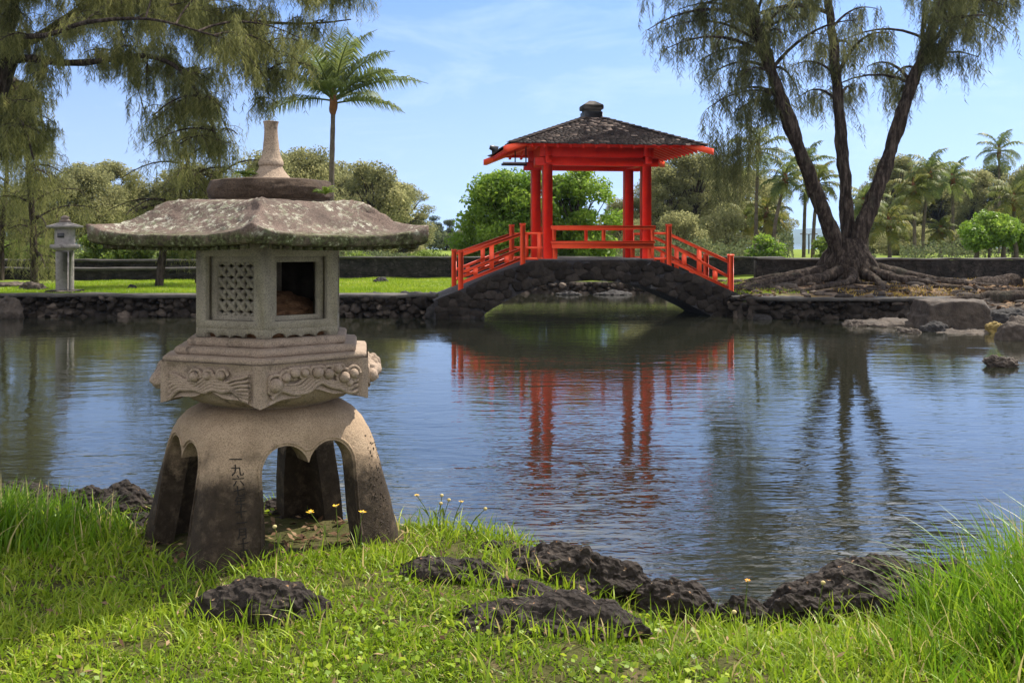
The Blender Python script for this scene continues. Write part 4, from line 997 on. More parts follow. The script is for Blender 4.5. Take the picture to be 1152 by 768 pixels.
def weeping_branch(gt, gn, pts, r0, rg, ntw=9, tw=(.5, 1.3), sl=(.5, 1.2), per=16, nst=9, start=.25, nl=(.14, .3), wd=.02, tone=(0, 1)):
    pts = np.asarray(pts, float); m = len(pts)
    tube(gt, pts, np.linspace(r0, max(.012, r0*.16), m), 6, rough=.15, seed=3)
    L = np.linspace(0, 1, m)
    for i in range(ntw):
        u = start+(1-start)*((i+rg.uniform(0, 1))/ntw)
        p = np.array([np.interp(u, L, pts[:, k]) for k in range(3)])
        a = rg.uniform(0, 2*math.pi); l = rg.uniform(*tw)*(1.1-.45*u)
        q = p+np.array((math.cos(a)*l*.75, math.sin(a)*l*.75, rg.uniform(-.75, .12)*l))
        c = bez(p, q, .22*l, 6); tube(gt, c, np.linspace(max(.009, r0*.2), .006, 6), 4, cap=False)
        f = rg.uniform(.12, 1, nst); cc = np.linspace(0, 1, 6)
        st = np.stack([np.interp(f, cc, c[:, k]) for k in range(3)], -1)+rg.normal(0, .07, (nst, 3))
        needle_strands(gn, st, rg.uniform(*sl, nst), per, rg, nl, wd, tone=tone)
def leaf_cards(g, P_, size, rg, up=.4, tone=None, aspect=.5, outward=None):
    n = len(P_); nrm = rand_unit(n, rg)+np.array((0, 0, up))
    if outward is not None: nrm = nrm+outward
    nrm /= np.linalg.norm(nrm, axis=1)[:, None]
    u = np.cross(nrm, rand_unit(n, rg)); u /= np.linalg.norm(u, axis=1)[:, None]+1e-6; v = np.cross(nrm, u)
    s = size*rg.uniform(.6, 1.35, n)[:, None]
    V = np.stack((P_-u*s*.5, P_+v*s*aspect*.5+nrm*s*.06, P_+u*s*.5, P_-v*s*aspect*.5+nrm*s*.06), 1).reshape(-1, 3)
    tn = np.repeat(np.clip(tone if tone is not None else rg.normal(.5, .2, n), 0, 1), 4)
    g.add(V, np.arange(4*n).reshape(-1, 4), tn)
def crown_tree(name, label, cat, mat, base, height, width, rg, trunk_h=.3, lobes=14, leaves=9000, size=.16, depth=.8, group=None, bottom=.25, flat=1., trunk_r=None, clump=.30, bark=None, gap=.0, up=.4, lean=0):
    """trunk with limbs reaching into uneven leaf clumps; base at the ground"""
    bx, by, bz = base; r = empty(name, base, label, cat, group); gt = Geo(); gl = Geo()
    tr = trunk_r or height*.028
    top = np.array((bx+lean*height, by, bz+height*trunk_h))
    tube(gt, spline([(bx, by, bz-.2), (bx+lean*height*.4+.03*height*rg.uniform(-1, 1), by, bz+height*trunk_h*.5), top], 8), np.linspace(tr*1.25, tr*.8, 8), 8, rough=.25, seed=int(rg.integers(99)))
    for i in range(lobes):
        a = rg.uniform(0, 2*math.pi); rr = math.sqrt(rg.uniform(0.02, 1)); zf_ = rg.uniform(bottom, 1)
        prof = math.sqrt(max(.06, 1-((zf_-.42)/.62)**2))
        cr = clump*width*rg.uniform(.5, 1)*.62
        c = np.array((bx+lean*height+math.cos(a)*rr*(width/2-cr*.6)*prof, by+math.sin(a)*rr*(width/2-cr*.6)*prof*depth, bz+zf_*height-cr*.5))
        k = spline([top+(0, 0, -.3*height*trunk_h*rg.uniform(0, 1)), lerp(top, c, .5)+rg.normal(0, .05*width, 3)*.6, c], 7); tube(gt, k, np.linspace(tr*.5, tr*.10, 7), 5, cap=False)
        n = int(leaves/lobes*(cr/(clump*width*.46))**2)
        d = rand_unit(n, rg); d[:, 2] *= .72*flat; rad = cr*(rg.uniform(.1, 1, n)**.42)*(1+.38*fbm(d*2.2+rg.uniform(0, 50, 3), 3, 7))
        q = c+d*rad[:, None]
        if gap: q = q[fbm(q*2.2/max(size*8, .4)*.5, 2, 5) > -gap]; 
        d = q-c; d /= np.linalg.norm(d, axis=1)[:, None]+1e-6
        base_t = rg.uniform(.3, .68); tn = base_t+rg.normal(0, .15, len(q))
        leaf_cards(gl, q, size, rg, up, tn, outward=d*.7)
    obj('trunk', gt, bark or BARK, r, sm=True); obj('crown', gl, mat, r)
    return r
def frond(g, gr, base, az, el, L, rg, nl=38, leaf=.6, droop=1.0, wd=.045, width=.16, yellow=0., twist=0.):
    """pinnate leaf: arching midrib with hanging leaflets on both sides"""
    n = 14; t = np.linspace(0, 1, n); hor = np.array((math.cos(az), math.sin(az), 0)); up = np.array((0, 0, 1.))
    ang = el-droop*1.5*t**1.5; seg = L/(n-1); pts = [np.array(base, float)]
    for i in range(n-1): pts.append(pts[-1]+seg*(hor*math.cos(ang[i])+up*math.sin(ang[i])))
    pts = np.array(pts); tube(gr, pts, np.linspace(wd, wd*.22, n), 5, cap=False, tint=.5)
    side = np.cross(hor, up)
    u = np.linspace(.13, .99, nl); tone0 = rg.uniform(.25, .7)
    for sg in (-1, 1):
        p = np.stack([np.interp(u, t, pts[:, k]) for k in range(3)], -1); a_ = np.interp(u, t, ang)[:, None]
        fw = hor*np.cos(a_)+up*np.sin(a_); upn = up*np.cos(a_)-hor*np.sin(a_)
        ln = (leaf*np.sin(np.clip(u*1.02+.06, 0, 1)*math.pi)**.55*rg.uniform(.85, 1.15, nl))[:, None]
        d1 = side*sg*.80+fw*.55+upn*(.28-.1)+rg.normal(0, .07, (nl, 3)); d1 /= np.linalg.norm(d1, axis=1)[:, None]
        d2 = d1*.62+np.array((0, 0, -.85)); d2 /= np.linalg.norm(d2, axis=1)[:, None]
        m_ = p+d1*ln*.5; e = m_+d2*ln*.5; wv = np.cross(d1, up); wv = fw*width*.5*np.ones_like(ln)*ln/leaf
        V = np.stack((p-wv*.35, p+wv*.35, m_+wv*.5, m_-wv*.5, e), 1).reshape(-1, 3); i0 = np.arange(nl)[:, None]*5
        tn = np.repeat(np.clip(tone0+rg.normal(0, .12, nl)+yellow, 0, 1), 5)
        g.add(V, [i0+np.array([0, 1, 2, 3]), i0+np.array([3, 2, 4])], tn)
def palm(label, base, top, L, rg, nf=20, r=.15, mat=None, nl=30, leaf=.7, width=.10, group=None, els=None, droop=1., shaft=True, wd=.04):
    t = empty('coconut_palm', base, label, 'palm', group); base, top = np.array(base, float), np.array(top, float)
    g = Geo(); mid = lerp(base, top, .5)+np.array((-(top-base)[0]*.18, 0, 0))
    pts = spline([base-(0, 0, .3), mid, top], 26); rad = np.linspace(r*1.25, r*.82, 26)*(1+.05*np.sin(np.arange(26)*2.2)); rad[0] *= 1.4
    tube(g, pts, rad, 8, rough=.08); obj('trunk', g, PALMBARK, t, sm=True)
    if shaft:
        g = Geo(); tube(g, spline([top-(0, 0, .5), top-(0, 0, .15), top+(0, 0, .35), top+(0, 0, .8)], 8), [r*.95, r*1.5, r*1.75, r*1.75, r*1.5, r*1.2, r*.9, r*.5], 8, rough=.4); obj('crown_shaft', g, PALMCOL, t, sm=True)
    g = Geo()
    for i in range(nf):
        az = i*2.39996+rg.uniform(-.25, .25); f = i/(nf-1)
        el = els[i][1] if els else R(lerp(78, -28, f**.8))+rg.uniform(-.1, .1)
        if els: az = els[i][0]
        frond(g, g, top+np.array((0, 0, .35-.35*f)), az, el, L*rg.uniform(.85, 1.08)*(els[i][2] if els else 1), rg, nl, leaf, droop*rg.uniform(.85, 1.15), wd, width, .28 if (not els and f > .8) else 0)
    obj('crown', g, mat or PALM_L, t); return t
# ---------------------------------------------------------------- ironwood tree with three trunks, right
rg = np.random.default_rng(21)
TD = 29.5
def tp(px, py, dd=0.): return P(px, py, TD+dd)
tb = tp(957, 318); iw = empty('ironwood_tree', (tb[0], tb[1], float(zf(np.array([tb[0]]), np.array([tb[1]]))[0])), 'tall ironwood with three leaning trunks and spreading surface roots right of the bridge', 'tree')
gt = Geo(); gn = Geo(); pw = TD/F
st = {}
st['l'] = spline([tp(946, 306, -.1), tp(940, 275, -.2), tp(917, 217, -.5), tp(895, 155, -.8), tp(866, 75, -1.1), tp(842, 0, -1.4), tp(822, -80, -1.6), tp(812, -170, -1.5)], 40)
st['c'] = spline([tp(957, 306, .2), tp(955, 266, .3), tp(950, 199, .5), tp(943.5, 111, .6), tp(932, 0, .8), tp(925, -90, .9), tp(930, -190, 1.1)], 40)
st['r'] = spline([tp(964, 306, -.1), tp(967, 266, 0), tp(992, 199, .2), tp(1023, 102, .3), tp(1061, 0, .4), tp(1088, -80, .3), tp(1105, -170, .2)], 40)
for k, w0, w1 in (('l', 17, 4.5), ('c', 14, 4), ('r', 15.5, 4.5)):
    f = np.linspace(0, 1, 150); tube(gt, spline(st[k], 150), (w0*(1-f)**.8*.36+w1+2.8*(1-f))*pw*.75*(1+.05*np.sin(f*40+ord(k))), 34, rough=.30, seed=ord(k), bark=.075)
bole = spline([tp(957, 331), tp(957, 322), tp(956, 312), tp(955, 300), tp(954, 286), tp(953, 268)], 44); tube(gt, bole, np.array(np.interp(np.linspace(0, 1, 44), [0, .25, .5, .75, 1], [44, 36, 30, 25, 15]))*pw, 40, rough=.42, seed=9, bark=.10)
for a_, (w, h) in zip((2.7, 3.5, 4.15, 4.6, 5.1, 5.7, .2, .9), ((15, 1), (13, .8), (10, .9), (9, 1.2), (10, .8), (13, 1), (11, .8), (10, .8))):
    dv = np.array((math.cos(a_), math.sin(a_), 0)); p0 = tp(955, 312); r_ = 34*pw
    tube(gt, spline([tp(955, 282)+dv*.28, tp(955, 300)+dv*r_*.72, p0+dv*r_*1.0+(0, 0, -.05), p0+dv*r_*1.9+(0, 0, -.28)], 30), np.linspace(w*.8, w*.42, 30)*pw, 14, bark=.05, rough=.3, seed=int(a_*10))
def near_stem(p):
    best = None
    for k in st:
        dz = st[k]-p; dd = (dz**2).sum(1)+(dz[:, 2] > .5)*3; i = int(dd.argmin())
        if best is None or dd[i] < best[0]: best = (dd[i], st[k][max(0, i-2)], 0)
    return best[1]
tips = [(735, 18, -1), (728, 55, 0), (748, 78, -2), (770, 40, .8), (785, 92, -1), (800, 60, 1.5), (808, 135, -.5), (822, 150, .4), (790, 112, .5), (838, 105, -2), (850, 130, .6), (762, 8, 2),
        (880, 60, -2.5), (890, 95, 2), (905, 30, -2), (915, 70, 1.8), (965, 45, -2), (975, 95, 2.5), (985, 30, 1), (1000, 60, -2.4), (960, 125, 2.8), (1010, 135, 3), (900, 128, 2.6), 
        (1085, 62, -1.2), (1100, 85, .2), (1078, 30, 1.6), (1108, 40, -2), (1120, 20, 1), (1135, 30, -.5), (1150, 18, .8), (1095, 10, -2.2), (1040, 20, -2.6), (1165, 5, -.4), (1128, 60, 1.5),
        (870, 20, 2.4), (815, 20, -2.6), (840, 45, 2.2), (945, 10, -3), (1020, 10, 2.6), (1060, 85, 2.6), (1180, 30, .5), (720, 0, .5)]
for (px, py, dd) in tips:
    tip = tp(px, py, dd); s = near_stem(tip+np.array((0, 0, .9))); L = np.linalg.norm(tip-s)
    weeping_branch(gt, gn, bez(s, tip+np.array((0, 0, .55)), .22*L+.25, 10), min(.085, .025+.014*L), rg, ntw=int((8+L*1.3)*(.8 if 885 < px < 1030 else 1.1)), tw=(.4, 1.25), sl=(.2, .72), per=15, nst=12, start=.15, wd=.017, nl=(.11, .23))
for px, py, dd, ln in ((806, 150, -.5, 2.0), (822, 158, .3, 2.2), (833, 160, -.2, 1.7), (812, 170, .4, 1.6), (848, 140, .5, 1.3)):     # long curtains on the left
    c = tp(px, py, dd); n = 46; stt = c+rg.normal(0, 1, (n, 3))*np.array((.22, .35, .25)); needle_strands(gn, stt, rg.uniform(.5*ln, ln, n), 26, rg, wd=.02, sway=.08, tone=(0, .6))
for i in range(44):      # the part of the crown above the picture, seen in the water
    k = ('l', 'c', 'r')[i % 3]; j = int(rg.integers(20, 40)); s = st[k][j]; a = rg.uniform(0, 2*math.pi); l = rg.uniform(1.4, 3.8)
    tip = s+np.array((math.cos(a)*l, math.sin(a)*l, rg.uniform(-.4, 1.0)))
    weeping_branch(gt, gn, bez(s, tip, .3*l, 8), .05, rg, ntw=7, tw=(.5, 1.2), sl=(.4, 1.0), per=11, nst=7, start=.3, nl=(.18, .32), wd=.024)
obj('trunk', gt, BARK, iw, sm=True); obj('crown', gn, NEEDLE, iw)
gr = Geo()       # surface roots
def root(pts, w0, w1, seed):
    q = spline(pts, 26); q[:, 2] = np.array(zf(q[:, 0], q[:, 1]))+np.interp(np.linspace(0, 1, 26), [0, .3, 1], [.24, .09, -.03])+.04*fbm(q*1.4, 2, seed); gr = Geo(); tube(gr, q, np.linspace(w0, w1, 26), 12, rough=.35, seed=seed, bark=.05); obj('root', gr, BARK, iw, sm=True)
bx, by = tb[0], tb[1]
for i, (pts, w0, w1) in enumerate((([(-.7, -.2), (-1.8, -.5), (-3.0, -.7), (-4.3, -1.1)], .24, .07), ([(-.6, .1), (-1.7, .2), (-2.7, .1), (-3.7, .4)], .22, .06), ([(-.5, -.6), (-1.5, -1.4), (-3.0, -1.9), (-4.6, -2.3)], .2, .05), ([(-.2, -.8), (-.6, -1.7), (-1.7, -2.7), (-3, -3.2)], .15, .05),
        ([(.1, -.8), (.2, -1.6), (.0, -2.6), (-.4, -3.4)], .16, .05), ([(.4, -.7), (.9, -1.5), (1.7, -2.2), (2.6, -2.6)], .18, .06), ([(.7, -.2), (1.6, -.5), (2.3, -.9), (3.4, -1.0)], .22, .08), ([(.6, .2), (1.3, .3), (2.2, .1), (3.0, .4)], .2, .07), ([(-.4, -.4), (-1.2, -.9), (-2.3, -1.1), (-3.7, -1.7), (-4.9, -2.0)], .15, .05), ([(.3, -.4), (1.1, -1.0), (1.9, -1.3)], .17, .06))):
    root([(bx+x, by+y, 0) for x, y in pts], w0, w1, 100+i)
# ---------------------------------------------------------------- big weeping ironwood, upper left
rg = np.random.default_rng(33); TD = 27.3
tb = P(-48, 335, TD); il = empty('ironwood_tree', (tb[0], tb[1], .5), 'big weeping ironwood whose long limbs reach in over the water from the left', 'tree')
gt = Geo(); gn = Geo(); pw = TD/F
trunk = spline([P(-48, 338, TD), P(-44, 280, TD), P(-30, 190, TD), P(-8, 110, TD), P(10, 65, TD)], 24); tube(gt, trunk, np.linspace(21, 9.5, 24)*pw, 14, rough=.25, seed=2)
limbs = [([(8, 68, 0), (34, 66, -.3), (60, 69, -.5), (85, 71, -.6), (118, 68, -.7), (159, 63, -.8), (196, 74, -.9), (223, 105, -1), (240, 142, -1), (249, 178, -1)], 6.2, 1.0),
         ([(118, 69, -.7), (150, 62, -.3), (185, 66, 0), (215, 84, .2), (238, 112, .3), (258, 150, .4)], 2.6, .8),
         ([(8, 66, 0), (22, 52, .2), (51, 37, .4), (75, 20, .6), (100, 7, .8), (135, 3, 1), (190, 7, 1.1), (254, 20, 1.2), (310, 26, 1.2), (360, 26, 1.2), (395, 22, 1.2)], 7.5, .8),
         ([(190, 7, 1.1), (235, 14, .6), (262, 42, .2), (282, 75, 0), (288, 112, 0)], 2.6, .7),
         ([(10, 62, 0), (14, 20, -.5), (30, -40, -.8), (60, -100, -1)], 7, 2), ([(10, 60, .2), (-20, 0, 1.2), (-50, -70, 2), (-70, -150, 2.5)], 8, 2), ([(30, -40, -.8), (100, -70, -.5), (190, -75, 0), (300, -50, 0), (380, -20, .4)], 4, 1), ([(60, -100, -1), (150, -150, -1), (260, -140, -1), (340, -110, -.5)], 4, 1), ([(14, 40, -.5), (50, 40, -2.5), (100, 25, -3.4), (170, 22, -3.8), (240, 40, -4)], 4, 1),
         ([(5, 90, 0), (20, 92, 1.5), (40, 105, 2.5), (50, 150, 3)], 4, 1.2), ([(-30, 150, 0), (0, 130, -1), (25, 140, -1.8), (38, 180, -2)], 4, 1)]
LP = []
for pts, w0, w1 in limbs:
    q = spline([P(x, y, TD+dd) for x, y, dd in pts], 34); tube(gt, q, np.linspace(w0, w1, 34)*pw*.82, 9, rough=.3, seed=int(w0*10)); LP.append(q)
LPA = np.concatenate([q[4:] for q in LP])
tips = []
for px in range(-60, 350, 17):
    for py in (-60, -20, 5, 25, 45, 65, 88, 112, 138, 162, 188):
        if 62 < px < 145 and py > 88 + abs(px-104)*.8: continue
        if px > 262 and py > 120: continue
        if px > 300 and py > 150: continue
        if rg.random() < .05: continue
        tips.append((px+rg.uniform(-11, 11), py+rg.uniform(-14, 14), rg.uniform(-2.6, 2.6)))
tips += [(365, 20, .6), (385, 16, 1.4), (405, 12, 1), (425, 8, 1.2), (420, -12, .5), (345, 34, 1.8), (375, 36, 1.3), (395, 8, 0), (408, 26, 1.3), (350, 70, 0), (336, 100, -.4), (330, 55, .8), (325, 128, -.2), (312, 150, .1), (20, 205, .8), (2, 215, -.8), (45, 200, 2), (30, 170, 1), (10, 190, 2)]
for (px, py, dd) in tips:
    tip = P(px, py-34, TD+dd); c = LPA+(0, 0, 0); d_ = ((c-tip)**2*np.array((1, .6, 1))).sum(1)+(c[:, 2] < tip[2]-.2)*2+np.abs(c[:, 0]-tip[0])*.2; s = c[int(d_.argmin())]; L = np.linalg.norm(tip-s)+.05
    weeping_branch(gt, gn, bez(s, tip, .2*L+.08, 8), min(.04, .014+.007*L), rg, ntw=7+int(L), tw=(.4, 1.2), sl=(.15, .62), per=13, nst=12, start=.1, wd=.0165, nl=(.10, .22))
obj('trunk', gt, BARK, il, sm=True); obj('crown', gn, NEEDLE_L, il)
def weeping_tree(label, base, height, rg, spreadx, nb=26, mat=None, top=None, r=.16, bend=.2, per=15, wd=.018, lo_=.35, sl=(.4, 1.1)):
    t = empty('ironwood_tree', base, label, 'tree'); gt = Geo(); gn = Geo(); b = np.array(base, float)
    s = spline([b-(0, 0, .2), b+np.array((bend*.3, 0, height*.3)), b+np.array((bend, .1, height*.65)), b+np.array((bend*.6, 0, height))], 24); tube(gt, s, np.linspace(r, r*.2, 24), 9, rough=.25)
    for i in range(nb):
        f = rg.uniform(lo_, 1); p = s[int(f*23)]; a = rg.uniform(0, 2*math.pi); l = spreadx*(1.15-.6*f)*rg.uniform(.5, 1.1)
        weeping_branch(gt, gn, bez(p, p+np.array((math.cos(a)*l, math.sin(a)*l, rg.uniform(-.5, .5))), .3*l, 8), .04, rg, ntw=6, tw=(.5, 1.3), sl=sl, per=per, nst=6, start=.2, wd=wd, nl=(.11, .24))
    obj('trunk', gt, BARK, t, sm=True); obj('crown', gn, mat or NEEDLE_L, t); return t
rg = np.random.default_rng(5)
def gpt(px, d): x = PX(px, d); return (x, d, far_ground_z(x, d))
weeping_tree('slender weeping ironwood with a pale trunk on the lawn behind the small lantern', gpt(178, 31.5), 5.6, rg, 2.5, 30, r=.14, bend=.9, lo_=.3, sl=(.4, 1.2))
weeping_tree('thin weeping ironwood just behind the big lantern roof', gpt(222, 32.6), 5.6, rg, 2.4, 28, r=.11, bend=.7, lo_=.32, sl=(.4, 1.1))
weeping_tree('dark thin ironwood hanging over the left edge of the far lawn', gpt(40, 33.5), 6.6, rg, 1.9, 26, r=.15, bend=-.3, lo_=.18, sl=(.4, 1.2))
weeping_tree('pale drooping ironwood at the left border behind the ledge', gpt(0, 36), 6.0, rg, 2.2, 24, r=.15, bend=.2, lo_=.2, sl=(.4, 1.2))
# ---------------------------------------------------------------- palms
rg = np.random.default_rng(8)
b = gpt(372, 46); top = P(375, 117, 46)
els = [(R(a), R(e), l) for a, e, l in ((80, 85, .95), (35, 76, 1.0), (150, 74, 1), (-5, 56, 1.08), (178, 62, 1.05), (300, 64, .9), (250, 54, .95), (195, 36, 1.08), (5, 28, 1.12), (335, 36, 1.0), (165, 10, 1.05), (270, 28, .8), (60, 26, .9), (120, 36, .9), (25, 48, 1.0), (205, 58, 1.0), (348, 8, 1.0), (100, 60, 1))]
palm('tall coconut palm with full crown rising behind the big lantern', b, top, 4.05, rg, len(els), .125, PALM_L, 74, 1.25, .125, None, els, .60, wd=.05)
def far_palm(label, px, py, base_px, d, rpx, mat, seed, **k):
    rg = np.random.default_rng(seed); b = gpt(base_px, d); return palm(label, b, P(px, py, d), rpx*d/F*1.12, rg, k.pop('nf', 16), k.pop('r', .10), mat, 26, .62*rpx*d/F*.62, .17, 'coconut palms beyond the wall', None, 1.05, wd=.035, **k)
for a in (('tall coconut palm seen between the pavilion roof and the left ironwood trunk', 853, 172, 850, 58, 42, PALM_L, 1), ('slanting coconut palm with a bare trunk next to the left ironwood trunk', 883, 205, 868, 56, 32, PALM_L, 2),
          ('short coconut palm with golden fronds right of the bridge railing', 862, 243, 858, 60, 30, PALM_Y, 3), ('small coconut palm with golden fronds nearest the pavilion', 838, 252, 836, 64, 27, PALM_Y, 4),
          ('straight coconut palm with dark trunk left of the ironwood fork', 908, 190, 904, 60, 33, PALM_L, 5), ('coconut palm half hidden behind the left ironwood trunk', 920, 210, 914, 57, 32, PALM_Y, 6),
          ('low coconut palm whose fronds show right of the ironwood base', 1000, 255, 1001, 55, 34, PALM_Y, 7), ('coconut palm standing between the ironwood trunks', 972, 232, 976, 60, 32, PALM_L, 8),
          ('bushy coconut palm, left one of the close trio right of the ironwood', 1028, 215, 1029, 60, 31, PALM_Y, 9), ('coconut palm with curved pale trunk, middle of the close trio', 1046, 198, 1037, 61, 33, PALM_L, 10),
          ('thin coconut palm with upright fronds, right one of the close trio', 1072, 205, 1072, 64, 29, PALM_L, 11), ('dark coconut palm standing highest against the sky at the right', 1124, 172, 1124, 80, 29, PALM_L, 12),
          ('yellowish coconut palm above the pandanus thicket', 1141, 228, 1140, 58, 38, PALM_Y, 13), ('small low coconut palm beside the pandanus thicket', 1058, 262, 1058, 62, 20, PALM_Y, 14)):
    far_palm(*a)
# ---------------------------------------------------------------- broad trees and shrubs
rg = np.random.default_rng(12)
crown_tree('bushy_tree', 'bright green broad-leaved tree left of and behind the pavilion', 'tree', LEAF_B, gpt(572, 42), 4.15, 5.2, rg, .2, 100, 22000, .19, .8, bottom=.06, clump=.25)
crown_tree('bushy_tree', 'bright green tree seen through the pavilion between its posts', 'tree', LEAF_B, gpt(645, 42.6), 4.2, 4.3, rg, .25, 80, 15000, .19, .8, bottom=.06, clump=.26)
# first-of-kind background trees, then copies with their own labels
def bg(name, label, mat, px, d, top, wpx, seed, **k):
    rg = np.random.default_rng(seed); b = gpt(px, d); h = PZ(top, d)-b[2]; return crown_tree(name, label, 'tree', mat, b, h, wpx*d/F, rg, group='trees beyond the lawn', **k), h, wpx*d/F
kA = dict(trunk_h=.38, lobes=34, leaves=15000, size=.15, bottom=.34, clump=.27)
tA, hA, wA = bg('shade_tree', 'airy grey-green tree between the small lantern and the big lantern roof', LEAF_G, 98, 58, 188, 120, 1, **kA)
tB, hB, wB = bg('shade_tree', 'open-crowned grey-green tree on the skyline right of the tall palm', LEAF_G, 422, 60, 182, 118, 2, trunk_h=.35, lobes=40, leaves=15000, size=.17, bottom=.25, clump=.24)
tC, hC, wC = bg('shade_tree', 'feathery pale tree right behind the right pavilion post', LEAF_G, 775, 64, 168, 110, 3, trunk_h=.3, lobes=44, leaves=20000, size=.16, bottom=.12, clump=.25)
tD, hD, wD = bg('shade_tree', 'dark tree clump behind the tall palm at the right edge', LEAF_D, 1112, 88, 182, 84, 4, trunk_h=.3, lobes=34, leaves=12000, size=.22, bottom=.2, clump=.28)
tE, hE, wE = bg('round_shrub', 'rounded olive shrub low behind the right bridge railing', LEAF_G, 762, 52, 238, 78, 5, trunk_h=.15, lobes=28, leaves=14000, size=.11, bottom=.08, clump=.36)
def cp(t, h, w_, px, d, top, wpx, rz, label):
    b = gpt(px, d); hh = PZ(top, d)-b[2]; s = wpx*d/F/w_; copy_tree(t, b, rz, (s, s, hh/h), label)
for a in ((tA, hA, wA, 300, 52, 172, 120, 3, 'grey-green tree filling the gap left of the lantern spire'), (tC, hC, wC, 325, 64, 178, 120, 4.4, 'feathery tree between the lantern spire and the tall palm'), (tB, hB, wB, 410, 68, 190, 130, 2.2, 'broad open tree behind the palm trunk and the right roof slope'), (tC, hC, wC, 448, 78, 206, 100, 1, 'feathery tree above the right eave of the big lantern'), (tA, hA, wA, 62, 56, 198, 110, 1.4, 'airy tree directly above the small lantern'), (tC, hC, wC, 140, 72, 212, 110, 2, 'low feathery tree between small lantern and weeping curtain'),
          (tC, hC, wC, 748, 63, 186, 96, 0.4, 'feathery olive tree just right of the right pavilion posts'), (tC, hC, wC, 792, 68, 178, 110, 5, 'feathery olive tree filling the space right of the pavilion roof'), (tA, hA, wA, 836, 78, 190, 110, 2, 'airy tree behind the golden palms near the pavilion'), (tC, hC, wC, 705, 62, 222, 80, 3, 'feathery low tree between the right pavilion posts'), (tC, hC, wC, 1030, 98, 192, 100, 3.6, 'feathery tree standing behind the left palm of the trio'), (tA, hA, wA, 1078, 96, 198, 100, 1, 'airy tree behind the right palm of the trio'), (tC, hC, wC, 1135, 90, 206, 80, 2, 'feathery tree above the pandanus thicket'), (tA, hA, wA, 985, 86, 215, 90, 4, 'airy tree right of the ironwood fork'),
          (tC, hC, wC, 1006, 82, 176, 96, 2.7, 'tall feathery tree between the ironwood and the trio of palms'), (tB, hB, wB, 1056, 92, 184, 110, 4.1, 'broad open tree whose top shows over the trio of palms'), (tC, hC, wC, 1098, 86, 192, 90, .7, 'feathery tree left of the highest palm'), (tB, hB, wB, 1150, 84, 186, 90, 1.8, 'open-crowned tree cut by the right border'), (tC, hC, wC, 868, 84, 200, 80, 3.9, 'feathery tree behind the leaning palm trunk'),
          (tC, hC, wC, 112, 63, 182, 130, 3.3, 'tall feathery tree in the sky gap above the small lantern'), (tB, hB, wB, 205, 66, 184, 130, 2.9, 'broad tree behind the hanging curtain left of the big lantern'), (tC, hC, wC, 375, 72, 182, 120, 5.5, 'tall feathery tree right behind the trunk of the tall palm'),
          (tA, hA, wA, 345, 54, 168, 110, 2, 'leafy tree partly hidden by the lantern spire'), (tA, hA, wA, 385, 66, 196, 90, 4, 'pale tree behind the trunk of the tall palm'),
          (tB, hB, wB, 30, 62, 200, 120, 3, 'dim grey-green tree at the far left behind the ironwoods'), (tB, hB, wB, 165, 66, 205, 110, 1, 'grey-green tree above the ferny bushes left of the big lantern'), (tB, hB, wB, 250, 60, 200, 120, 5.1, 'leafy tree behind the left slope of the big lantern roof'),
          (tC, hC, wC, 815, 72, 186, 80, 2.5, 'feathery pale tree just left of the tall palms by the pavilion'), (tC, hC, wC, 735, 70, 200, 80, 4, 'feathery pale tree seen beside the right pavilion post'), (tC, hC, wC, 1010, 92, 184, 80, 1, 'tall feathery tree right of the ironwood trunks'),
          (tD, hD, wD, 1048, 105, 210, 100, 2, 'dark tree mass behind the trio of palms'), (tD, hD, wD, 1152, 96, 200, 70, 4, 'dark tree at the right border behind the yellowish palm'), (tD, hD, wD, 1085, 110, 216, 70, 1.2, 'dark tree in the gap left of the highest palm'), (tD, hD, wD, 985, 110, 232, 80, 3, 'dark tree showing between ironwood trunks and trio of palms'),
          (tD, hD, wD, 478, 120, 238, 52, 3.3, 'small dark distant tree on the skyline left of the bridge'), (tD, hD, wD, 502, 118, 246, 40, .5, 'small dark distant tree against the green tree left of the bridge'), (tC, hC, wC, 455, 112, 244, 60, 2, 'low pale distant tree above the right eave tip of the big lantern'), (tC, hC, wC, 540, 125, 248, 60, 3, 'low distant tree behind the bushy green tree'),
          (tE, hE, wE, 815, 56, 236, 84, 2, 'rounded olive shrub behind the right end post of the bridge'), (tE, hE, wE, 716, 54, 246, 60, 4, 'rounded olive shrub seen between pavilion posts and railing'), (tE, hE, wE, 1020, 70, 255, 90, 1, 'low olive shrub under the trio of palms'), (tE, hE, wE, 1085, 74, 258, 60, 3, 'low olive shrub left of the pandanus thicket'), (tE, hE, wE, 990, 80, 262, 60, 5, 'low olive shrub right of the ironwood base'),
          (tE, hE, wE, 350, 64, 250, 120, 2, 'low olive shrub hidden behind the big lantern body'), (tE, hE, wE, 450, 70, 268, 90, 1, 'low olive shrub above the left lava wall')):
    cp(*a)
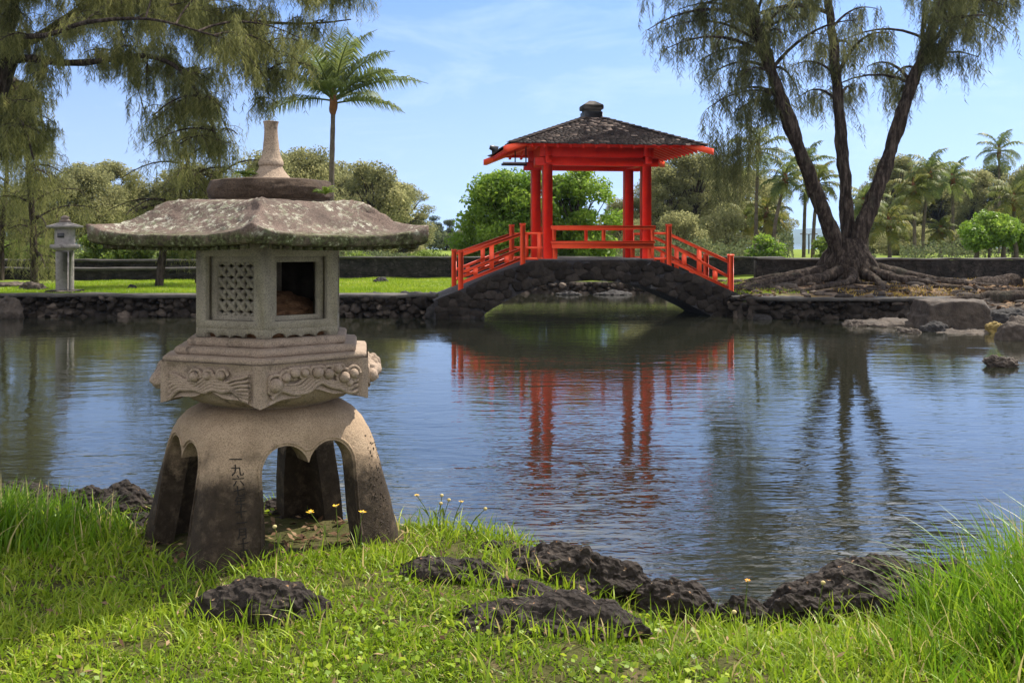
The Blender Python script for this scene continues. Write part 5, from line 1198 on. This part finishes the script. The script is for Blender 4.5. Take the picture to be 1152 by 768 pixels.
def leaf_band(name, label, mat, x0, x1, y0, y1, top, n, size, seed, gaps=(), lump=.35):
    rg = np.random.default_rng(seed); g = Geo(); x = rg.uniform(x0, x1, n); y = rg.uniform(y0, y1, n); p3 = np.stack((x, y*.6, 0*x), -1)
    px = CX+x*F/y; k = np.ones(n, bool)
    for a, b in gaps: k &= ~((px > a) & (px < b))
    x, y, p3, px = x[k], y[k], p3[k], px[k]
    z0 = np.array([.85]*len(x)); tz = EYE+(HY-np.interp(px, *top))*(y0+y1)/2/F; hgt = (tz-z0)*(.72+.5*fbm(p3*lump, 3, seed+1)+.22*fbm(p3*lump*4, 2, seed+2))
    z = z0+np.maximum(hgt, .1)*rg.random(len(x))**.7; q = np.stack((x, y, z), -1)
    k = fbm(q*1.6/size*.16, 2, seed+4) > -.28; q = q[k]
    leaf_cards(g, q, size, rg, .4, .48+.25*fbm(q*.5, 2, seed+5)+rg.normal(0, .15, len(q))); tag(obj(name, g, mat), label, 'undergrowth' if 'under' in name else 'woods', kind='stuff')
leaf_band('far_woods', 'far wood along the bay, reading as one uneven grey-green mass', LEAF_D, -72, 72, 112, 128, ([-160, 0, 120, 250, 380, 480, 560, 640, 720, 800, 880, 900, 970, 990, 1060, 1152, 1300], [262, 226, 226, 224, 230, 244, 248, 240, 228, 220, 238, 266, 266, 236, 222, 220, 262]), 75000, .46, 3, ((892, 962),), .12)
leaf_band('undergrowth', 'tangled low undergrowth beyond the walls', LEAF_D, -42, 42, 46, 52, ([0, 240, 380, 400, 520, 560, 700, 860, 900, 985, 1010, 1152], [262, 262, 268, 280, 281, 270, 262, 262, 280, 280, 266, 262]), 42000, .15, 9, ((893, 925), (985, 1012)), .5)
rg = np.random.default_rng(77)
def shrub(label, mat, px, d, top, wpx, seed, size=.16, leaves=5000, base_py=None, name='shrub', up=.4):
    rg = np.random.default_rng(seed); b = gpt(px, d); return crown_tree(name, label, 'shrub', mat, b, PZ(top, d)-b[2], wpx*d/F, rg, .2, 18, leaves, size, .7, 'shrubs behind the walls', .1, clump=.42, up=up)
for a in (('bright ferny shrub directly right of the small lantern', LEAF_F, 112, 40.5, 258, 54, 1, .16, 5200), ('bright ferny shrub left of the pale ironwood trunk', LEAF_F, 150, 41, 262, 50, 2, .16, 4200), ('ferny shrub beneath the left eave of the big lantern', LEAF_F, 200, 41.5, 264, 60, 3, .16, 4200), ('ferny shrub on the ledge left of the small lantern', LEAF_F, 50, 41, 268, 44, 4, .15, 3600), ('ferny shrub at the left border on the ledge', LEAF_F, 8, 40.8, 270, 50, 5, .15, 3600),
          ('bright green shrub behind the lava wall left of the leaning palm', LEAF_B, 862, 47, 264, 52, 6, .16, 3800), ('yellow-green shrub in front of the bay left of the ironwood', LEAF_F, 930, 52, 266, 52, 7, .16, 2600), ('low yellow-green shrub over the left lava wall beside the big lantern', LEAF_F, 405, 42, 282, 52, 8, .13, 1500), ('low green shrub over the left lava wall near the bridge', LEAF_F, 478, 43, 281, 46, 9, .13, 1400)):
    shrub(*a)
pan = crown_tree('pandanus_thicket', 'broad bright green pandanus with several bare stems behind the right wall', 'shrub', LEAF_B, gpt(1112, 45), PZ(238, 45)-gpt(1112, 45)[2], 90*45/F, rg, .35, 30, 17000, .17, .7, bottom=.48, clump=.34, bark=PALMBARK)
crown_tree('pandanus_thicket', 'bright green pandanus cut off by the right border', 'shrub', LEAF_B, gpt(1160, 45.5), PZ(244, 45)-gpt(1160, 45)[2], 56*45/F, rg, .4, 18, 9000, .17, .7, bottom=.5, clump=.4, bark=PALMBARK)
for i, px in enumerate((1128, 1142, 1098)):
    b = np.array(gpt(px, 45.2)); g = Geo(); tube(g, spline([b-(0, 0, .1), b+(.05, 0, .6), b+(.12*(-1)**i, 0, 1.25)], 8), [.17, .13, .11, .1, .1, .1, .1, .12], 8, rough=.2); obj('stem', g, PALMBARK, pan, sm=True)
# ---------------------------------------------------------------- rocks
ROCKS = []
def rock(label, c, size, seed, mat=None, sub=6, rough=.22, fine=.045, name='lava_rock', group=None, rz=0, flat=1.0, cat='rock', mound=0.):
    V0, F0 = ico(sub); o_ = np.array((seed*13.7, seed*5.1, seed*2.3)); s = np.array(size, float)
    sh = 1+rough*1.5*fbm(V0*1.5+o_, 3, seed)+rough*.7*ridged(V0*2.2+o_, 2, seed+3)*.6
    V = V0*sh[:, None]; V[:, :2] *= (1-mound*np.clip(V[:, 2:], 0, 1)); V[:, 2] = np.where(V[:, 2] > 0, V[:, 2]**1 if flat == 1 else np.sign(V[:, 2])*np.abs(V[:, 2])**flat, V[:, 2]); V = V*s
    q = V/.12+o_; N = V0/s; N /= np.linalg.norm(N, axis=1)[:, None]
    V = V+N*(fine*(.5-1.1*ridged(q*.42, 2, seed+7)+.8*fbm(q*.5, 3, seed+9)-.62*ridged(q*1.05, 2, seed+13)-.40*ridged(q*2.6, 2, seed+15)))[:, None]
    c_, s_ = math.cos(rz), math.sin(rz); V = np.stack((V[:, 0]*c_-V[:, 1]*s_, V[:, 0]*s_+V[:, 1]*c_, V[:, 2]), -1)+np.array(c)
    g = Geo(); g.add(V, F0); o = obj(name, g, mat or LAVA, sm=True, org=c); tag(o, label, cat, group); return o
def nrock(label, px, py, wpx, hpx, d, seed, dep=.6, rz=0, **k):
    """px centre, py base line, width and height in picture units at distance d"""
    m = d/F; x = PX(px, d); z = PZ(py, d); wx = wpx*m/2; h = hpx*m
    ROCKS.append((x, d, wx*1.06, wx*dep*1.1, rz)); gz = float(zt(np.array([x]), np.array([d]))[0]); hz = max(PZ(py-hpx, d)-gz, .06)/1.08; k.setdefault('sub', 7); return rock(label, (x, d, gz-.01), (wx*1.22, wx*dep*1.25, hz*1.0), seed, rz=rz, mound=.2, rough=.13, flat=.95, **k)
nrock('rounded dark lava rock alone in the grass in front of the big lantern', 292, 688, 138, 48, 4.02, 1, .55, fine=.03)
nrock('flat dark lava rock strewn with dry leaves, nearest the viewer right of the lantern', 617, 708, 180, 44, 3.92, 2, .5, rz=-.05, fine=.03)
nrock('long low lava rock in the grass right of the lantern leg', 505, 650, 124, 36, 4.5, 3, .42, rz=-.35, fine=.03)
nrock('low lava rock joining the long rock and the flat leafy rock', 585, 668, 90, 22, 4.28, 4, .4, rz=-.45, fine=.028)
nrock('lava rock with a golden leafy top at the water edge right of the grass tip', 632, 648, 140, 46, 4.78, 5, .5, rz=-.25, fine=.035)
nrock('dark lava rock at the water edge, second from the grass tip', 752, 682, 124, 40, 4.62, 6, .5, rz=-.3, fine=.033)
nrock('small lava rock in the notch of the shore under an orange flower', 838, 690, 74, 26, 4.5, 7, .5, fine=.028)
nrock('large craggy lava rock at the water edge beside the tall grass', 970, 688, 176, 64, 4.72, 8, .5, rz=.12, fine=.036)
nrock('lava rock low between the large craggy rock and the notch', 905, 694, 80, 32, 4.48, 9, .5, fine=.028)
nrock('big lava rock at the shore left of the lantern', 118, 596, 124, 56, 5.75, 10, .55, rz=-.2, fine=.04)
nrock('low lava rock at the shore behind the left grass clump', 25, 566, 110, 30, 6.2, 11, .5, fine=.035)
nrock('lava rock on the shore between the left grass clump and the lantern', 62, 588, 96, 40, 5.95, 17, .5, fine=.035)
nrock('low lava rock running right behind the tall grass clump', 1060, 668, 130, 40, 5.0, 18, .45, rz=.1, fine=.034)
nrock('lava rock touching the left leg of the big lantern', 168, 604, 76, 34, 5.5, 12, .6, fine=.032)
nrock('lava rock seen through the arch of the big lantern', 325, 596, 96, 34, 5.85, 13, .5, fine=.032)
nrock('flat lava rock at the grass edge behind the golden leafy rock', 560, 622, 60, 12, 5.0, 14, .5, fine=.025)
nrock('lava rock half under the tall grass at the right border', 1090, 690, 120, 40, 4.75, 15, .5, fine=.035)
# far right bank: shelf, cut block, logs, wet stones
def frock(label, px, py, wpx, hpx, d, seed, dep=.6, mat=None, **k):
    m = d/F; return rock(label, (PX(px, d), d, PZ(py, d)), (wpx*m*.46, wpx*m*.46*dep, hpx*m*.85), seed, mat or BROWN_ROCK, k.pop('sub', 5), k.pop('rough', .2), k.pop('fine', .04), k.pop('name', 'bank_rock'), **k)
frock('low wet rock alone in the pond near the right border', 1125, 409, 42, 12, 15.2, 31, .5, BROWN_ROCK, fine=.07)
frock('sloping brown rock shelf running into the water left of the cut block', 1008, 368, 130, 12, 23.0, 32, .7, BROWN_ROCK, fine=.05)
frock('flat brown rock at the foot of the cut block', 1085, 378, 110, 8, 21.0, 33, .6, fine=.05)
frock('rounded grey rock at the right border beside the cut block', 1150, 388, 66, 36, 19.4, 34, .7, fine=.05)
frock('small pale stone at the waterline below the shelf', 962, 368, 30, 9, 22.6, 35, .6); frock('pointed low stone in the shallows below the shelf', 1024, 377, 34, 10, 20.9, 36, .6)
frock('low dark stone under the yellow moss at the cut block', 1050, 376, 44, 16, 21.2, 37, .6, LAVA_FAR)
frock('long grey weathered rock behind the cut block', 1118, 352, 110, 20, 24.2, 38, .35, fine=.05); frock('dark rock between the cut block and the right border', 1132, 366, 60, 22, 21.8, 39, .6, LAVA_FAR)
frock('small grey boulder left of the fallen log', 1042, 322, 34, 14, 29.5, 40, .7); frock('low stone among the roots right of the ironwood', 1018, 330, 30, 10, 28.6, 41, .7); frock('brown stone amid roots left of the ironwood base', 886, 328, 34, 10, 27.6, 42, .7)
frock('flat stone on the dirt in front of the ironwood roots', 930, 336, 60, 8, 26.4, 43, .5); frock('flat pale stone at the wall edge below the ironwood', 1000, 340, 70, 8, 25.9, 44, .4); frock('dark stone at the foot of the right wall', 1000, 318, 30, 9, 32.5, 45, .7, LAVA_FAR)
frock('yellowish mossy stone right of the cut block', 1118, 372, 26, 12, 20.8, 46, .7, mottled('golden_moss_rock', (.12, .085, .03), (.32, .23, .07), 6, .8, .03))
for i, (px, py, w_, h_, d, lb) in enumerate(((858, 359, 24, 8, 24.4, 'foot stone at the waterline where the bridge meets the right wall'), (690, 333, 44, 7, 35.8, 'flat dark stone at the far waterline seen under the arch'), (640, 332, 30, 5, 35.8, 'small dark stone at the far waterline under the left of the arch'), (532, 358, 28, 14, 24.7, 'dark stone at the waterline under the left end of the arch'), (500, 354, 40, 18, 24.8, 'broad dark stone where the bridge meets the left wall'), (10, 352, 34, 20, 24.8, 'pale rounded stone at the foot of the wall by the left border'))):
    frock(lb, px, py, w_, h_, d, 60+i, .6, LAVA_FAR if i < 5 else BROWN_ROCK)
for i, (px, py, w_, h_, lb) in enumerate(((8, 322, 46, 8, 'low brown rock on the lawn at the left border'), (38, 324, 36, 9, 'low brown rock left of the small lantern'), (428, 316, 18, 5, 'small dark stone on the lawn right of the big lantern'), (420, 331, 60, 4, 'flat dark stone sunk in the lawn edge near the big lantern'), (470, 331, 50, 5, 'flat dark stone sunk in the lawn edge near the bridge'), (150, 324, 14, 4, 'small dark stone on the lawn right of the small lantern'))):
    d = 1.4*F/(py-HY+1); frock(lb, px, py+1, w_, h_, d, 80+i, .7, LAVA_FAR if i > 1 else BROWN_ROCK)
d = 21.6; m = d/F   # squared cut block
g = Geo(); V0 = []; n = 15
x0, x1, zt0, zb0 = PX(1044, d), PX(1112, d), PZ(338.5, d), PZ(374, d)
X_, Y_, Z_ = (x1-x0)/2, .55, (zt0-zb0)/2; V0, F0 = ico(5)
q = V0/np.maximum(np.abs(V0).max(1), .7)[:, None]*1.0; q = np.clip(q*1.02, -1, 1)
q = q*(1+.06*fbm(V0*2.5, 3, 5)[:, None]); q[:, 0] *= 1+.08*(q[:, 2] < 0)
V = q*np.array((X_, Y_, Z_))+np.array(((x0+x1)/2, d+.45, (zt0+zb0)/2)); V += (.03*fbm(V*6, 3, 9))[:, None]*V0
g.add(V, F0); tag(obj('stone_block', g, BROWN_ROCK, sm=True, org=((x0+x1)/2, d+.45, zb0)), 'squared pale-topped stone block on the right bank', 'stone block')
def log(label, pts, r0, r1, seed):
    g = Geo(); q = spline([P(*p) for p in pts], 30); tube(g, q, np.linspace(r0, r1, 30), 12, rough=.4, seed=seed); tag(obj('fallen_log', g, BARK, sm=True, org=q[0]), label, 'log')
log('thick fallen grey log on the earth near the right wall', [(1050, 334, 28), (1080, 328, 28.4), (1105, 322, 28.8), (1142, 322, 29)], .12, .34, 3)
log('long pale log lying behind the cut block', [(1060, 341, 24.5), (1100, 338, 24.3), (1160, 338, 24)], .12, .26, 5)
# ---------------------------------------------------------------- grass of the near bank
rg = np.random.default_rng(90)
def blades(g, x, y, h, wd, rg, lean=.5, segs=3, tone=None, curl=1.0, z=None, leanbias=(0, 0)):
    n = len(x); z0 = zt(x, y)-.01 if z is None else z
    a = rg.uniform(0, 2*math.pi, n); dx, dy = np.cos(a)+leanbias[0], np.sin(a)+leanbias[1]
    fa_ = rg.uniform(0, 2*math.pi, n); sx, sy = np.cos(fa_), np.sin(fa_)
    l = lean*rg.uniform(.1, 1, n)
    V = []
    for k in range(segs+1):
        t = k/segs; w_ = wd*(1-t**1.6)*.5; off = l*h*(t**1.8)*curl; zz_ = z0+h*(t-.42*np.minimum(l, 1.2)*t**2.2)
        cx, cy = x+dx*off, y+dy*off
        if k < segs: V += [np.stack((cx-sx*w_, cy-sy*w_, zz_), -1), np.stack((cx+sx*w_, cy+sy*w_, zz_), -1)]
        else: V.append(np.stack((cx, cy, zz_), -1))
    m = 2*segs+1; V = np.stack(V, 1).reshape(-1, 3); i0 = np.arange(n)[:, None]*m
    fs = [np.concatenate([i0+np.array([2*k, 2*k+1, 2*k+3, 2*k+2]) for k in range(segs-1)])] if segs > 1 else []
    fs.append(i0+np.array([2*segs-2, 2*segs-1, 2*segs]))
    tn = np.clip(rg.normal(.5, .2, n) if tone is None else tone, 0, 1); g.add(V, fs, np.repeat(tn, m))
def in_rock(x, y, grow=.76):
    r = np.zeros(len(x), bool)
    for (rx, ry, a_, b_, rz_) in ROCKS:
        c_, s_ = math.cos(rz_), math.sin(rz_); u = (x-rx)*c_+(y-ry)*s_; v = -(x-rx)*s_+(y-ry)*c_
        r |= (u/a_)**2+(v/b_)**2 < (grow+.16*fbm(np.stack((x*6, y*6, 0*x), -1), 2, 12))**2
    return r
def shore(x): return np.interp(x, SX, SY)
def grass_ok(x, y):
    p3 = np.stack((x, y, 0*x), -1); w_ = .10*fbm(p3*5, 3, 44)
    dirt = ((x-LX-.02)/.66)**2+((y-LY-.03)/.52)**2 < 1+w_*3
    return ~dirt & ~in_rock(x, y) & (y < shore(x)-.02+w_*1.2)
n = 350000; y = 2.0+(6.6-2.0)*rg.random(n)**1.05; x = (rg.random(n)-.5)*2*(.60*y+1.1)
k = grass_ok(x, y); x, y = x[k], y[k]; p3 = np.stack((x, y, 0*x), -1)
cl = fbm(p3*3.2, 3, 61); cl2 = fbm(p3*1.0, 2, 66)
h = (.050+.030*cl+.018*cl2)*rg.uniform(.55, 1.35, len(x)); k = fbm(p3*9, 2, 71)+.55 > rg.random(len(x))*1.0; x, y, h, cl, cl2 = x[k], y[k], np.maximum(h[k], .02), cl[k], cl2[k]
g = Geo(); blades(g, x, y, h, .0098*rg.uniform(.6, 1.3, len(x)), rg, 1.35, 2, np.where(rg.random(len(x)) < .05, 1, np.minimum(.92, .5+.25*cl2+.14*cl+rg.normal(0, .17, len(x)))))
# wilder tufts along the bank edge, around the rocks and the lantern feet
n = 95000; y = 2.0+(6.6-2.0)*rg.random(n); x = (rg.random(n)-.5)*2*(.60*y+1.1); k = grass_ok(x, y); x, y = x[k], y[k]; p3 = np.stack((x, y, 0*x), -1)
e = np.exp(-np.abs(shore(x)-y-.12)/.22); nr = in_rock(x, y, 1.25)*.8; ln_ = np.exp(-((np.hypot((x-LX)/.85, (y-LY)/.72)-1)/.22)**2)*.6
wt = np.maximum(np.maximum(e, nr), ln_)*(fbm(p3*3.5, 2, 88)*.5+.55)+.10*(fbm(p3*2.4, 2, 81) > .15)+.35*smooth(.5, 1.4, x)*smooth(4.6, 3.8, y); k = rg.random(len(x)) < wt; x, y = x[k], y[k]
blades(g, x, y, rg.uniform(.07, .17, len(x)), .0100*rg.uniform(.7, 1.2, len(x)), rg, 1.1, 3, np.where(rg.random(len(x)) < .06, 1, np.minimum(rg.normal(.5, .17, len(x)), .9)))
n = 13000; y = 2.9+3.3*rg.random(n); x = (rg.random(n)-.5)*2*(.60*y+.25); p3 = np.stack((x, y, 0*x), -1); k = grass_ok(x, y) & (fbm(p3*2.1, 3, 47) > .12); x, y = x[k], y[k]     # clover and broad weeds low in the turf
leaf_cards(g, np.stack((x, y, zt(x, y)+rg.uniform(.012, .045, len(x))), -1), .026, rg, 1.1, np.minimum(.9, rg.normal(.45, .2, len(x))), .8)
tag(obj('lawn_grass', g, GRASS), 'sunlit short green grass covering the near bank', 'grass', kind='stuff')
def tall(name, label, cx, cy, rx, ry, n, h, seed, bias, wd_=.012):
    rg = np.random.default_rng(seed); a = rg.uniform(0, 2*math.pi, n); r = np.sqrt(rg.random(n)); x = cx+np.cos(a)*r*rx; y = cy+np.sin(a)*r*ry
    ctr = 12; cxs = rg.uniform(-1, 1, (ctr, 2))*np.array((rx, ry))*.8+np.array((cx, cy)); i = rg.integers(0, ctr, n); j = rg.random(n) < .65
    x = np.where(j, cxs[i, 0]+rg.normal(0, rx*.13, n), x); y = np.where(j, cxs[i, 1]+rg.normal(0, ry*.16, n), y)
    k = (y < shore(x)-.02); x, y = x[k], y[k]
    f = np.clip(1-((x-cx)/rx)**2*.45-((y-cy)/ry)**2*.3, .25, 1); hh = h*f*rg.uniform(.45, 1.08, len(x))
    g = Geo(); blades(g, x, y, hh, wd_*rg.uniform(.5, 1.25, len(x)), rg, .78, 6, np.where(rg.random(len(x)) < .06, 1, np.clip(.42+rg.normal(0, .24, len(x)), 0, .92)), 1, None, bias); tag(obj(name, g, TALLG), label, 'grass', kind='stuff')
tall('tall_grass', 'tall bright green grass clump at the lower right', 2.22, 3.95, .56, .62, 3000, .66, 1, (-.25, -.1), .0125)
tall('tall_grass', 'tall grass clump by the shore rocks at the left', -2.62, 5.05, .68, .50, 2300, .33, 2, (.2, -.1), .0115)
tall('tall_grass', 'looser tall grass in front of the right clump', 1.85, 3.5, .6, .42, 800, .30, 3, (-.3, 0), .0105)
# far lawn tufts
n = 90000; y = 25.3+12.2*rg.random(n)**1.5; x = -15+14.6*rg.random(n); k = (sd_far(x, y) > .25); x, y = x[k], y[k]
g = Geo(); p3 = np.stack((x, y, 0*x), -1); blades(g, x, y, (.075+.04*fbm(p3*.9, 3, 5))*rg.uniform(.5, 1.3, len(x)), .03, rg, .9, 1, .55+.35*fbm(p3*.7, 3, 9)+rg.normal(0, .14, len(x)), z=zf(x, y)-.01)
n = 9000; y = 26+8*rg.random(n); x = 5.2+4.2*rg.random(n); p3 = np.stack((x, y, 0*x), -1); k = (sd_far(x, y) > .3) & (x+fbm(p3, 2, 3) < 7.4); x, y = x[k], y[k]; blades(g, x, y, rg.uniform(.04, .12, len(x)), .03, rg, .9, 1, rg.normal(.6, .2, len(x)), z=zf(x, y)-.01)
tag(obj('lawn_grass', g, GRASS), 'bright mown grass on the far lawn behind the retaining wall', 'grass', kind='stuff')
# leaf litter under the lantern, on the rocks' edges and on the right bank
LITTER = leaf_mat('dry_leaves', (.05, .026, .014), (.27, .18, .105), .1, .8, .1, (.13, .075, .042))
n = 420; a = rg.uniform(0, 6.28, n); r = np.sqrt(rg.random(n)); x = LX+.02+np.cos(a)*r*.74; y = LY+.02+np.sin(a)*r*.62; g = Geo()
leaf_cards(g, np.stack((x, y, zt(x, y)+.012), -1), .05, rg, 1.6, rg.random(n), .45)
n = 500; x = rg.uniform(-2.6, 2.2, n); y = rg.uniform(3.2, 5.2, n); k = (y < shore(x)-.1); x, y = x[k], y[k]; leaf_cards(g, np.stack((x, y, zt(x, y)+.045), -1), .035, rg, 1.2, rg.random(len(x)), .35)
tag(obj('leaf_litter', g, LITTER), 'dry brown leaves scattered under and around the big lantern', 'leaf litter', kind='stuff')
n = 4200; x = rg.uniform(6, 20, n); y = rg.uniform(21, 34, n); p3 = np.stack((x, y, 0*x), -1); k = (sd_far(x, y) > .4) & (fbm(p3*.5, 3, 17) > -.1); x, y = x[k], y[k]; g = Geo()
leaf_cards(g, np.stack((x, y, zf(x, y)+.03), -1), .16, rg, 1.5, rg.random(len(x)), .5); tag(obj('leaf_litter', g, LITTER), 'dry fallen leaves on the earth around the ironwood roots', 'leaf litter', kind='stuff')
# stones, dry grass and small roots strewn over the right bank
g = Geo(); V0, F0 = ico(2); n = 0
while n < 420:
    x, y = rg.uniform(5.5, 19), rg.uniform(18.5, 32)
    sdv = float(sd_far(np.array([x]), np.array([y]))[0])
    if sdv < -.1 or rg.random() > (1.0 if sdv < 1.6 else .35): continue
    r_ = rg.uniform(.04, .13)*(1.5 if rg.random() < .12 else 1); z = max(float(zf(np.array([x]), np.array([y]))[0]), -.02)
    q = V0*(1+.3*vn(V0*1.7+n, 3)[:, None])*np.array((r_*rg.uniform(.8, 1.6), r_, r_*.6)); g.add(q+np.array((x, y, z+r_*.2)), F0, np.clip(rg.beta(2, 2), 0, 1)); n += 1
tag(obj('rubble', g, WALLSTONE, sm=True), 'small stones strewn along the right bank and its waterline', 'rubble', kind='stuff')
DRYG = leaf_mat('dry_grass', (.20, .13, .03), (.50, .36, .09), .3, .8, .1, (.36, .25, .055))
n = 16000; x = rg.uniform(8.5, 19, n); y = rg.uniform(20, 33.5, n); p3 = np.stack((x, y, 0*x), -1); k = (sd_far(x, y) > .3) & (fbm(p3*.75, 3, 27) > .24); x, y = x[k], y[k]; g = Geo()
blades(g, x, y, rg.uniform(.06, .18, len(x)), .03, rg, 1.2, 1, rg.random(len(x)), z=zf(x, y)-.01); tag(obj('dry_grass', g, DRYG), 'golden dry grass in patches on the right bank', 'grass', kind='stuff')
for i in range(34):
    x0, y0 = 10.0+rg.normal(0, 2.6), 28.2+rg.normal(0, 1.3); a = rg.uniform(-.5, .5)+(math.pi if rg.random() < .5 else 0); l = rg.uniform(.8, 2.4)
    q = spline([(x0, y0, 0), (x0+math.cos(a)*l*.4, y0+math.sin(a)*l*.4+rg.normal(0, .15), 0), (x0+math.cos(a)*l*.75, y0+math.sin(a)*l*.75+rg.normal(0, .2), 0), (x0+math.cos(a)*l, y0+math.sin(a)*l, 0)], 14)
    if sd_far(q[:, 0], q[:, 1]).min() < .3: continue
    q[:, 2] = zf(q[:, 0], q[:, 1])+np.interp(np.linspace(0, 1, 14), [0, .15, .8, 1], [-.06, .03, .02, -.06]); gsr = Geo(); tube(gsr, q, rg.uniform(.03, .075), 6, rough=.4, seed=i); obj('root', gsr, BARK, iw, sm=True)
# ---------------------------------------------------------------- wildflowers
STEM = leaf_mat('flower_stem', (.07, .11, .015), (.15, .2, .03), .3); PETY = mottled('yellow_petals', (.55, .30, .02), (.75, .48, .03), 20, .2, .003); PETO = mottled('orange_petals', (.6, .22, .02), (.7, .32, .03), 20, .2, .003); PALEB = mottled('pale_seed_head', (.36, .28, .10), (.5, .42, .2), 40, .5, .003)
def flower(label, px, py, bpx, bpy, d, mat, r=.016, seed=0, closed=False):
    rg = np.random.default_rng(seed); top = P(px, py, d); bx_ = PX(bpx, d); b = np.array((bx_, d, float(zt(np.array([bx_]), np.array([d]))[0])-.01))
    t = empty('wildflower', b, label, 'flower', 'small wildflowers on the near bank'); g = Geo()
    s = spline([b, lerp(b, top, .5)+np.array(((top-b)[0]*-.15, .01, .01)), top], 10); tube(g, s, np.linspace(.0028, .0018, 10), 5, tint=.6)
    for f in (.2, .45): 
        p = s[int(f*9)]; a = rg.uniform(0, 6.28); q = p+np.array((math.cos(a)*.05, math.sin(a)*.03, .05)); g.add([p-(.003, 0, 0), p+(.003, 0, 0), lerp(p, q, .5)+(.006, 0, .01), lerp(p, q, .5)-(.006, 0, -.01), q], [np.array([[0, 1, 2, 3]]), np.array([[3, 2, 4]])], .6)
    obj('stem', g, STEM, t)
    g = Geo(); V0, F0 = ico(2); g.add(V0*np.array((.007, .007, .006))*(1.5 if closed else 1)+top, F0); obj('flower_centre', g, PALEB, t)
    g = Geo(); n = 8
    for i in range(n):
        a = i*2*math.pi/n+rg.uniform(-.15, .15); el = (1.1 if closed else .28)+rg.uniform(-.2, .2); rr = r*(.62 if closed else 1)*rg.uniform(.85, 1.1); d1 = np.array((math.cos(a)*math.cos(el), math.sin(a)*math.cos(el), math.sin(el))); sd_ = np.array((-math.sin(a), math.cos(a), 0))
        g.add([top+d1*.004-sd_*.002, top+d1*.004+sd_*.002, top+d1*rr*.7+sd_*rr*.24, top+d1*rr, top+d1*rr*.7-sd_*rr*.24], np.array([[0, 1, 2, 3, 4]]))
    obj('petals', g, mat, t)
for i, a in enumerate((('yellow wildflower opening left of the pair under the right lantern arch', 349, 576, 372, 612, 4.72, PETY, .021), ('tallest yellow wildflower under the right arch of the lantern', 378, 569, 380, 612, 4.74, PETY, .021), ('yellow wildflower in front of the right lantern leg', 408, 576, 400, 612, 4.72, PETY, .021), ('drooping orange wildflower bud beside the front lantern leg', 309, 592, 314, 628, 4.6, PETO, .014),
      ('yellow wildflower on the leaning stem right of the lantern', 469, 557, 488, 602, 5.25, PETY, .016), ('pale seed head right of the lantern', 497, 557, 494, 602, 5.25, PALEB, .015), ('pale seed head on the short stem right of the lantern', 496, 566, 490, 604, 5.22, PALEB, .014), ('yellow wildflower on the straight stem at the grass tip', 519, 564, 508, 603, 5.22, PETY, .015), ('small yellow bud leaning over the water at the grass tip', 546, 572, 525, 604, 5.18, PETY, .012), ('pale seed head above the tip of the leaning stem', 505, 562, 497, 603, 5.26, PALEB, .012),
      ('orange wildflower in the notch of the shore', 841, 653, 838, 684, 4.3, PETO, .015), ('yellow wildflower bud right of the orange flower', 826, 688, 828, 706, 4.1, PETY, .014), ('orange bud in front of the large craggy rock', 926, 655, 920, 690, 4.3, PETO, .010))): flower(*a, seed=i, closed='bud' in a[0] or 'seed' in a[0])
def fern(label, c, size, seed):
    rg = np.random.default_rng(seed); t = empty('fern', c, label, 'plant', 'ferns growing on the stone lantern'); g = Geo(); gr = Geo()
    for i in range(11): frond(g, g, c, rg.uniform(0, 6.28), rg.uniform(.5, 1.35), size*rg.uniform(.6, 1.1), rg, 12, size*.3, 1.1, .0018, size*.14)
    obj('fronds', g, LEAF_F, t)
def lanp(px, py, d): return P(px, py, d)
fern('little green fern on the left of the ring on the big lantern', lanp(276, 199, 5.12), .085, 3); fern('little green fern on the right under the ring of the big lantern', lanp(366, 219, 5.0), .075, 4)
# ---------------------------------------------------------------- small far things
b = gpt(910, 80); ls = empty('street_lamp', b, 'thin dark double-headed street lamp by the bay left of the ironwood', 'street lamp'); zt1 = PZ(263.5, 80)
g = Geo(); tube(g, [np.array(b)-(0, 0, .1), np.array((b[0], 80, zt1))], [.07, .05], 8); obj('pole', g, DARKM, ls)
g = Geo(); tube(g, [(b[0]-.42, 80, zt1), (b[0]+.42, 80, zt1)], .035, 6); obj('arm', g, DARKM, ls)
for sx2 in (-1, 1): g = Geo(); box(g, (b[0]+sx2*.48-.2, 79.86, zt1-.03), (b[0]+sx2*.48+.2, 80.14, zt1+.07), bev=.03); obj('lamp_head', g, DARKM, ls)
# ---------------------------------------------------------------- air
g = Geo(); box(g, (-6500, -60, -4), (6500, 6700, 145)); hz = bpy.data.materials.new('air'); hz.use_nodes = True; t_ = hz.node_tree; t_.nodes.remove(t_.nodes['Principled BSDF'])
pv = t_.nodes.new('ShaderNodeVolumePrincipled'); pv.inputs['Color'].default_value = (.48, .68, 1, 1); pv.inputs['Density'].default_value = .00011; pv.inputs['Anisotropy'].default_value = .2
t_.links.new(pv.outputs[0], t_.nodes['Material Output'].inputs['Volume'])
tag(obj('haze', g, hz), 'thin blue air between the garden and the far hills', 'haze', kind='stuff')
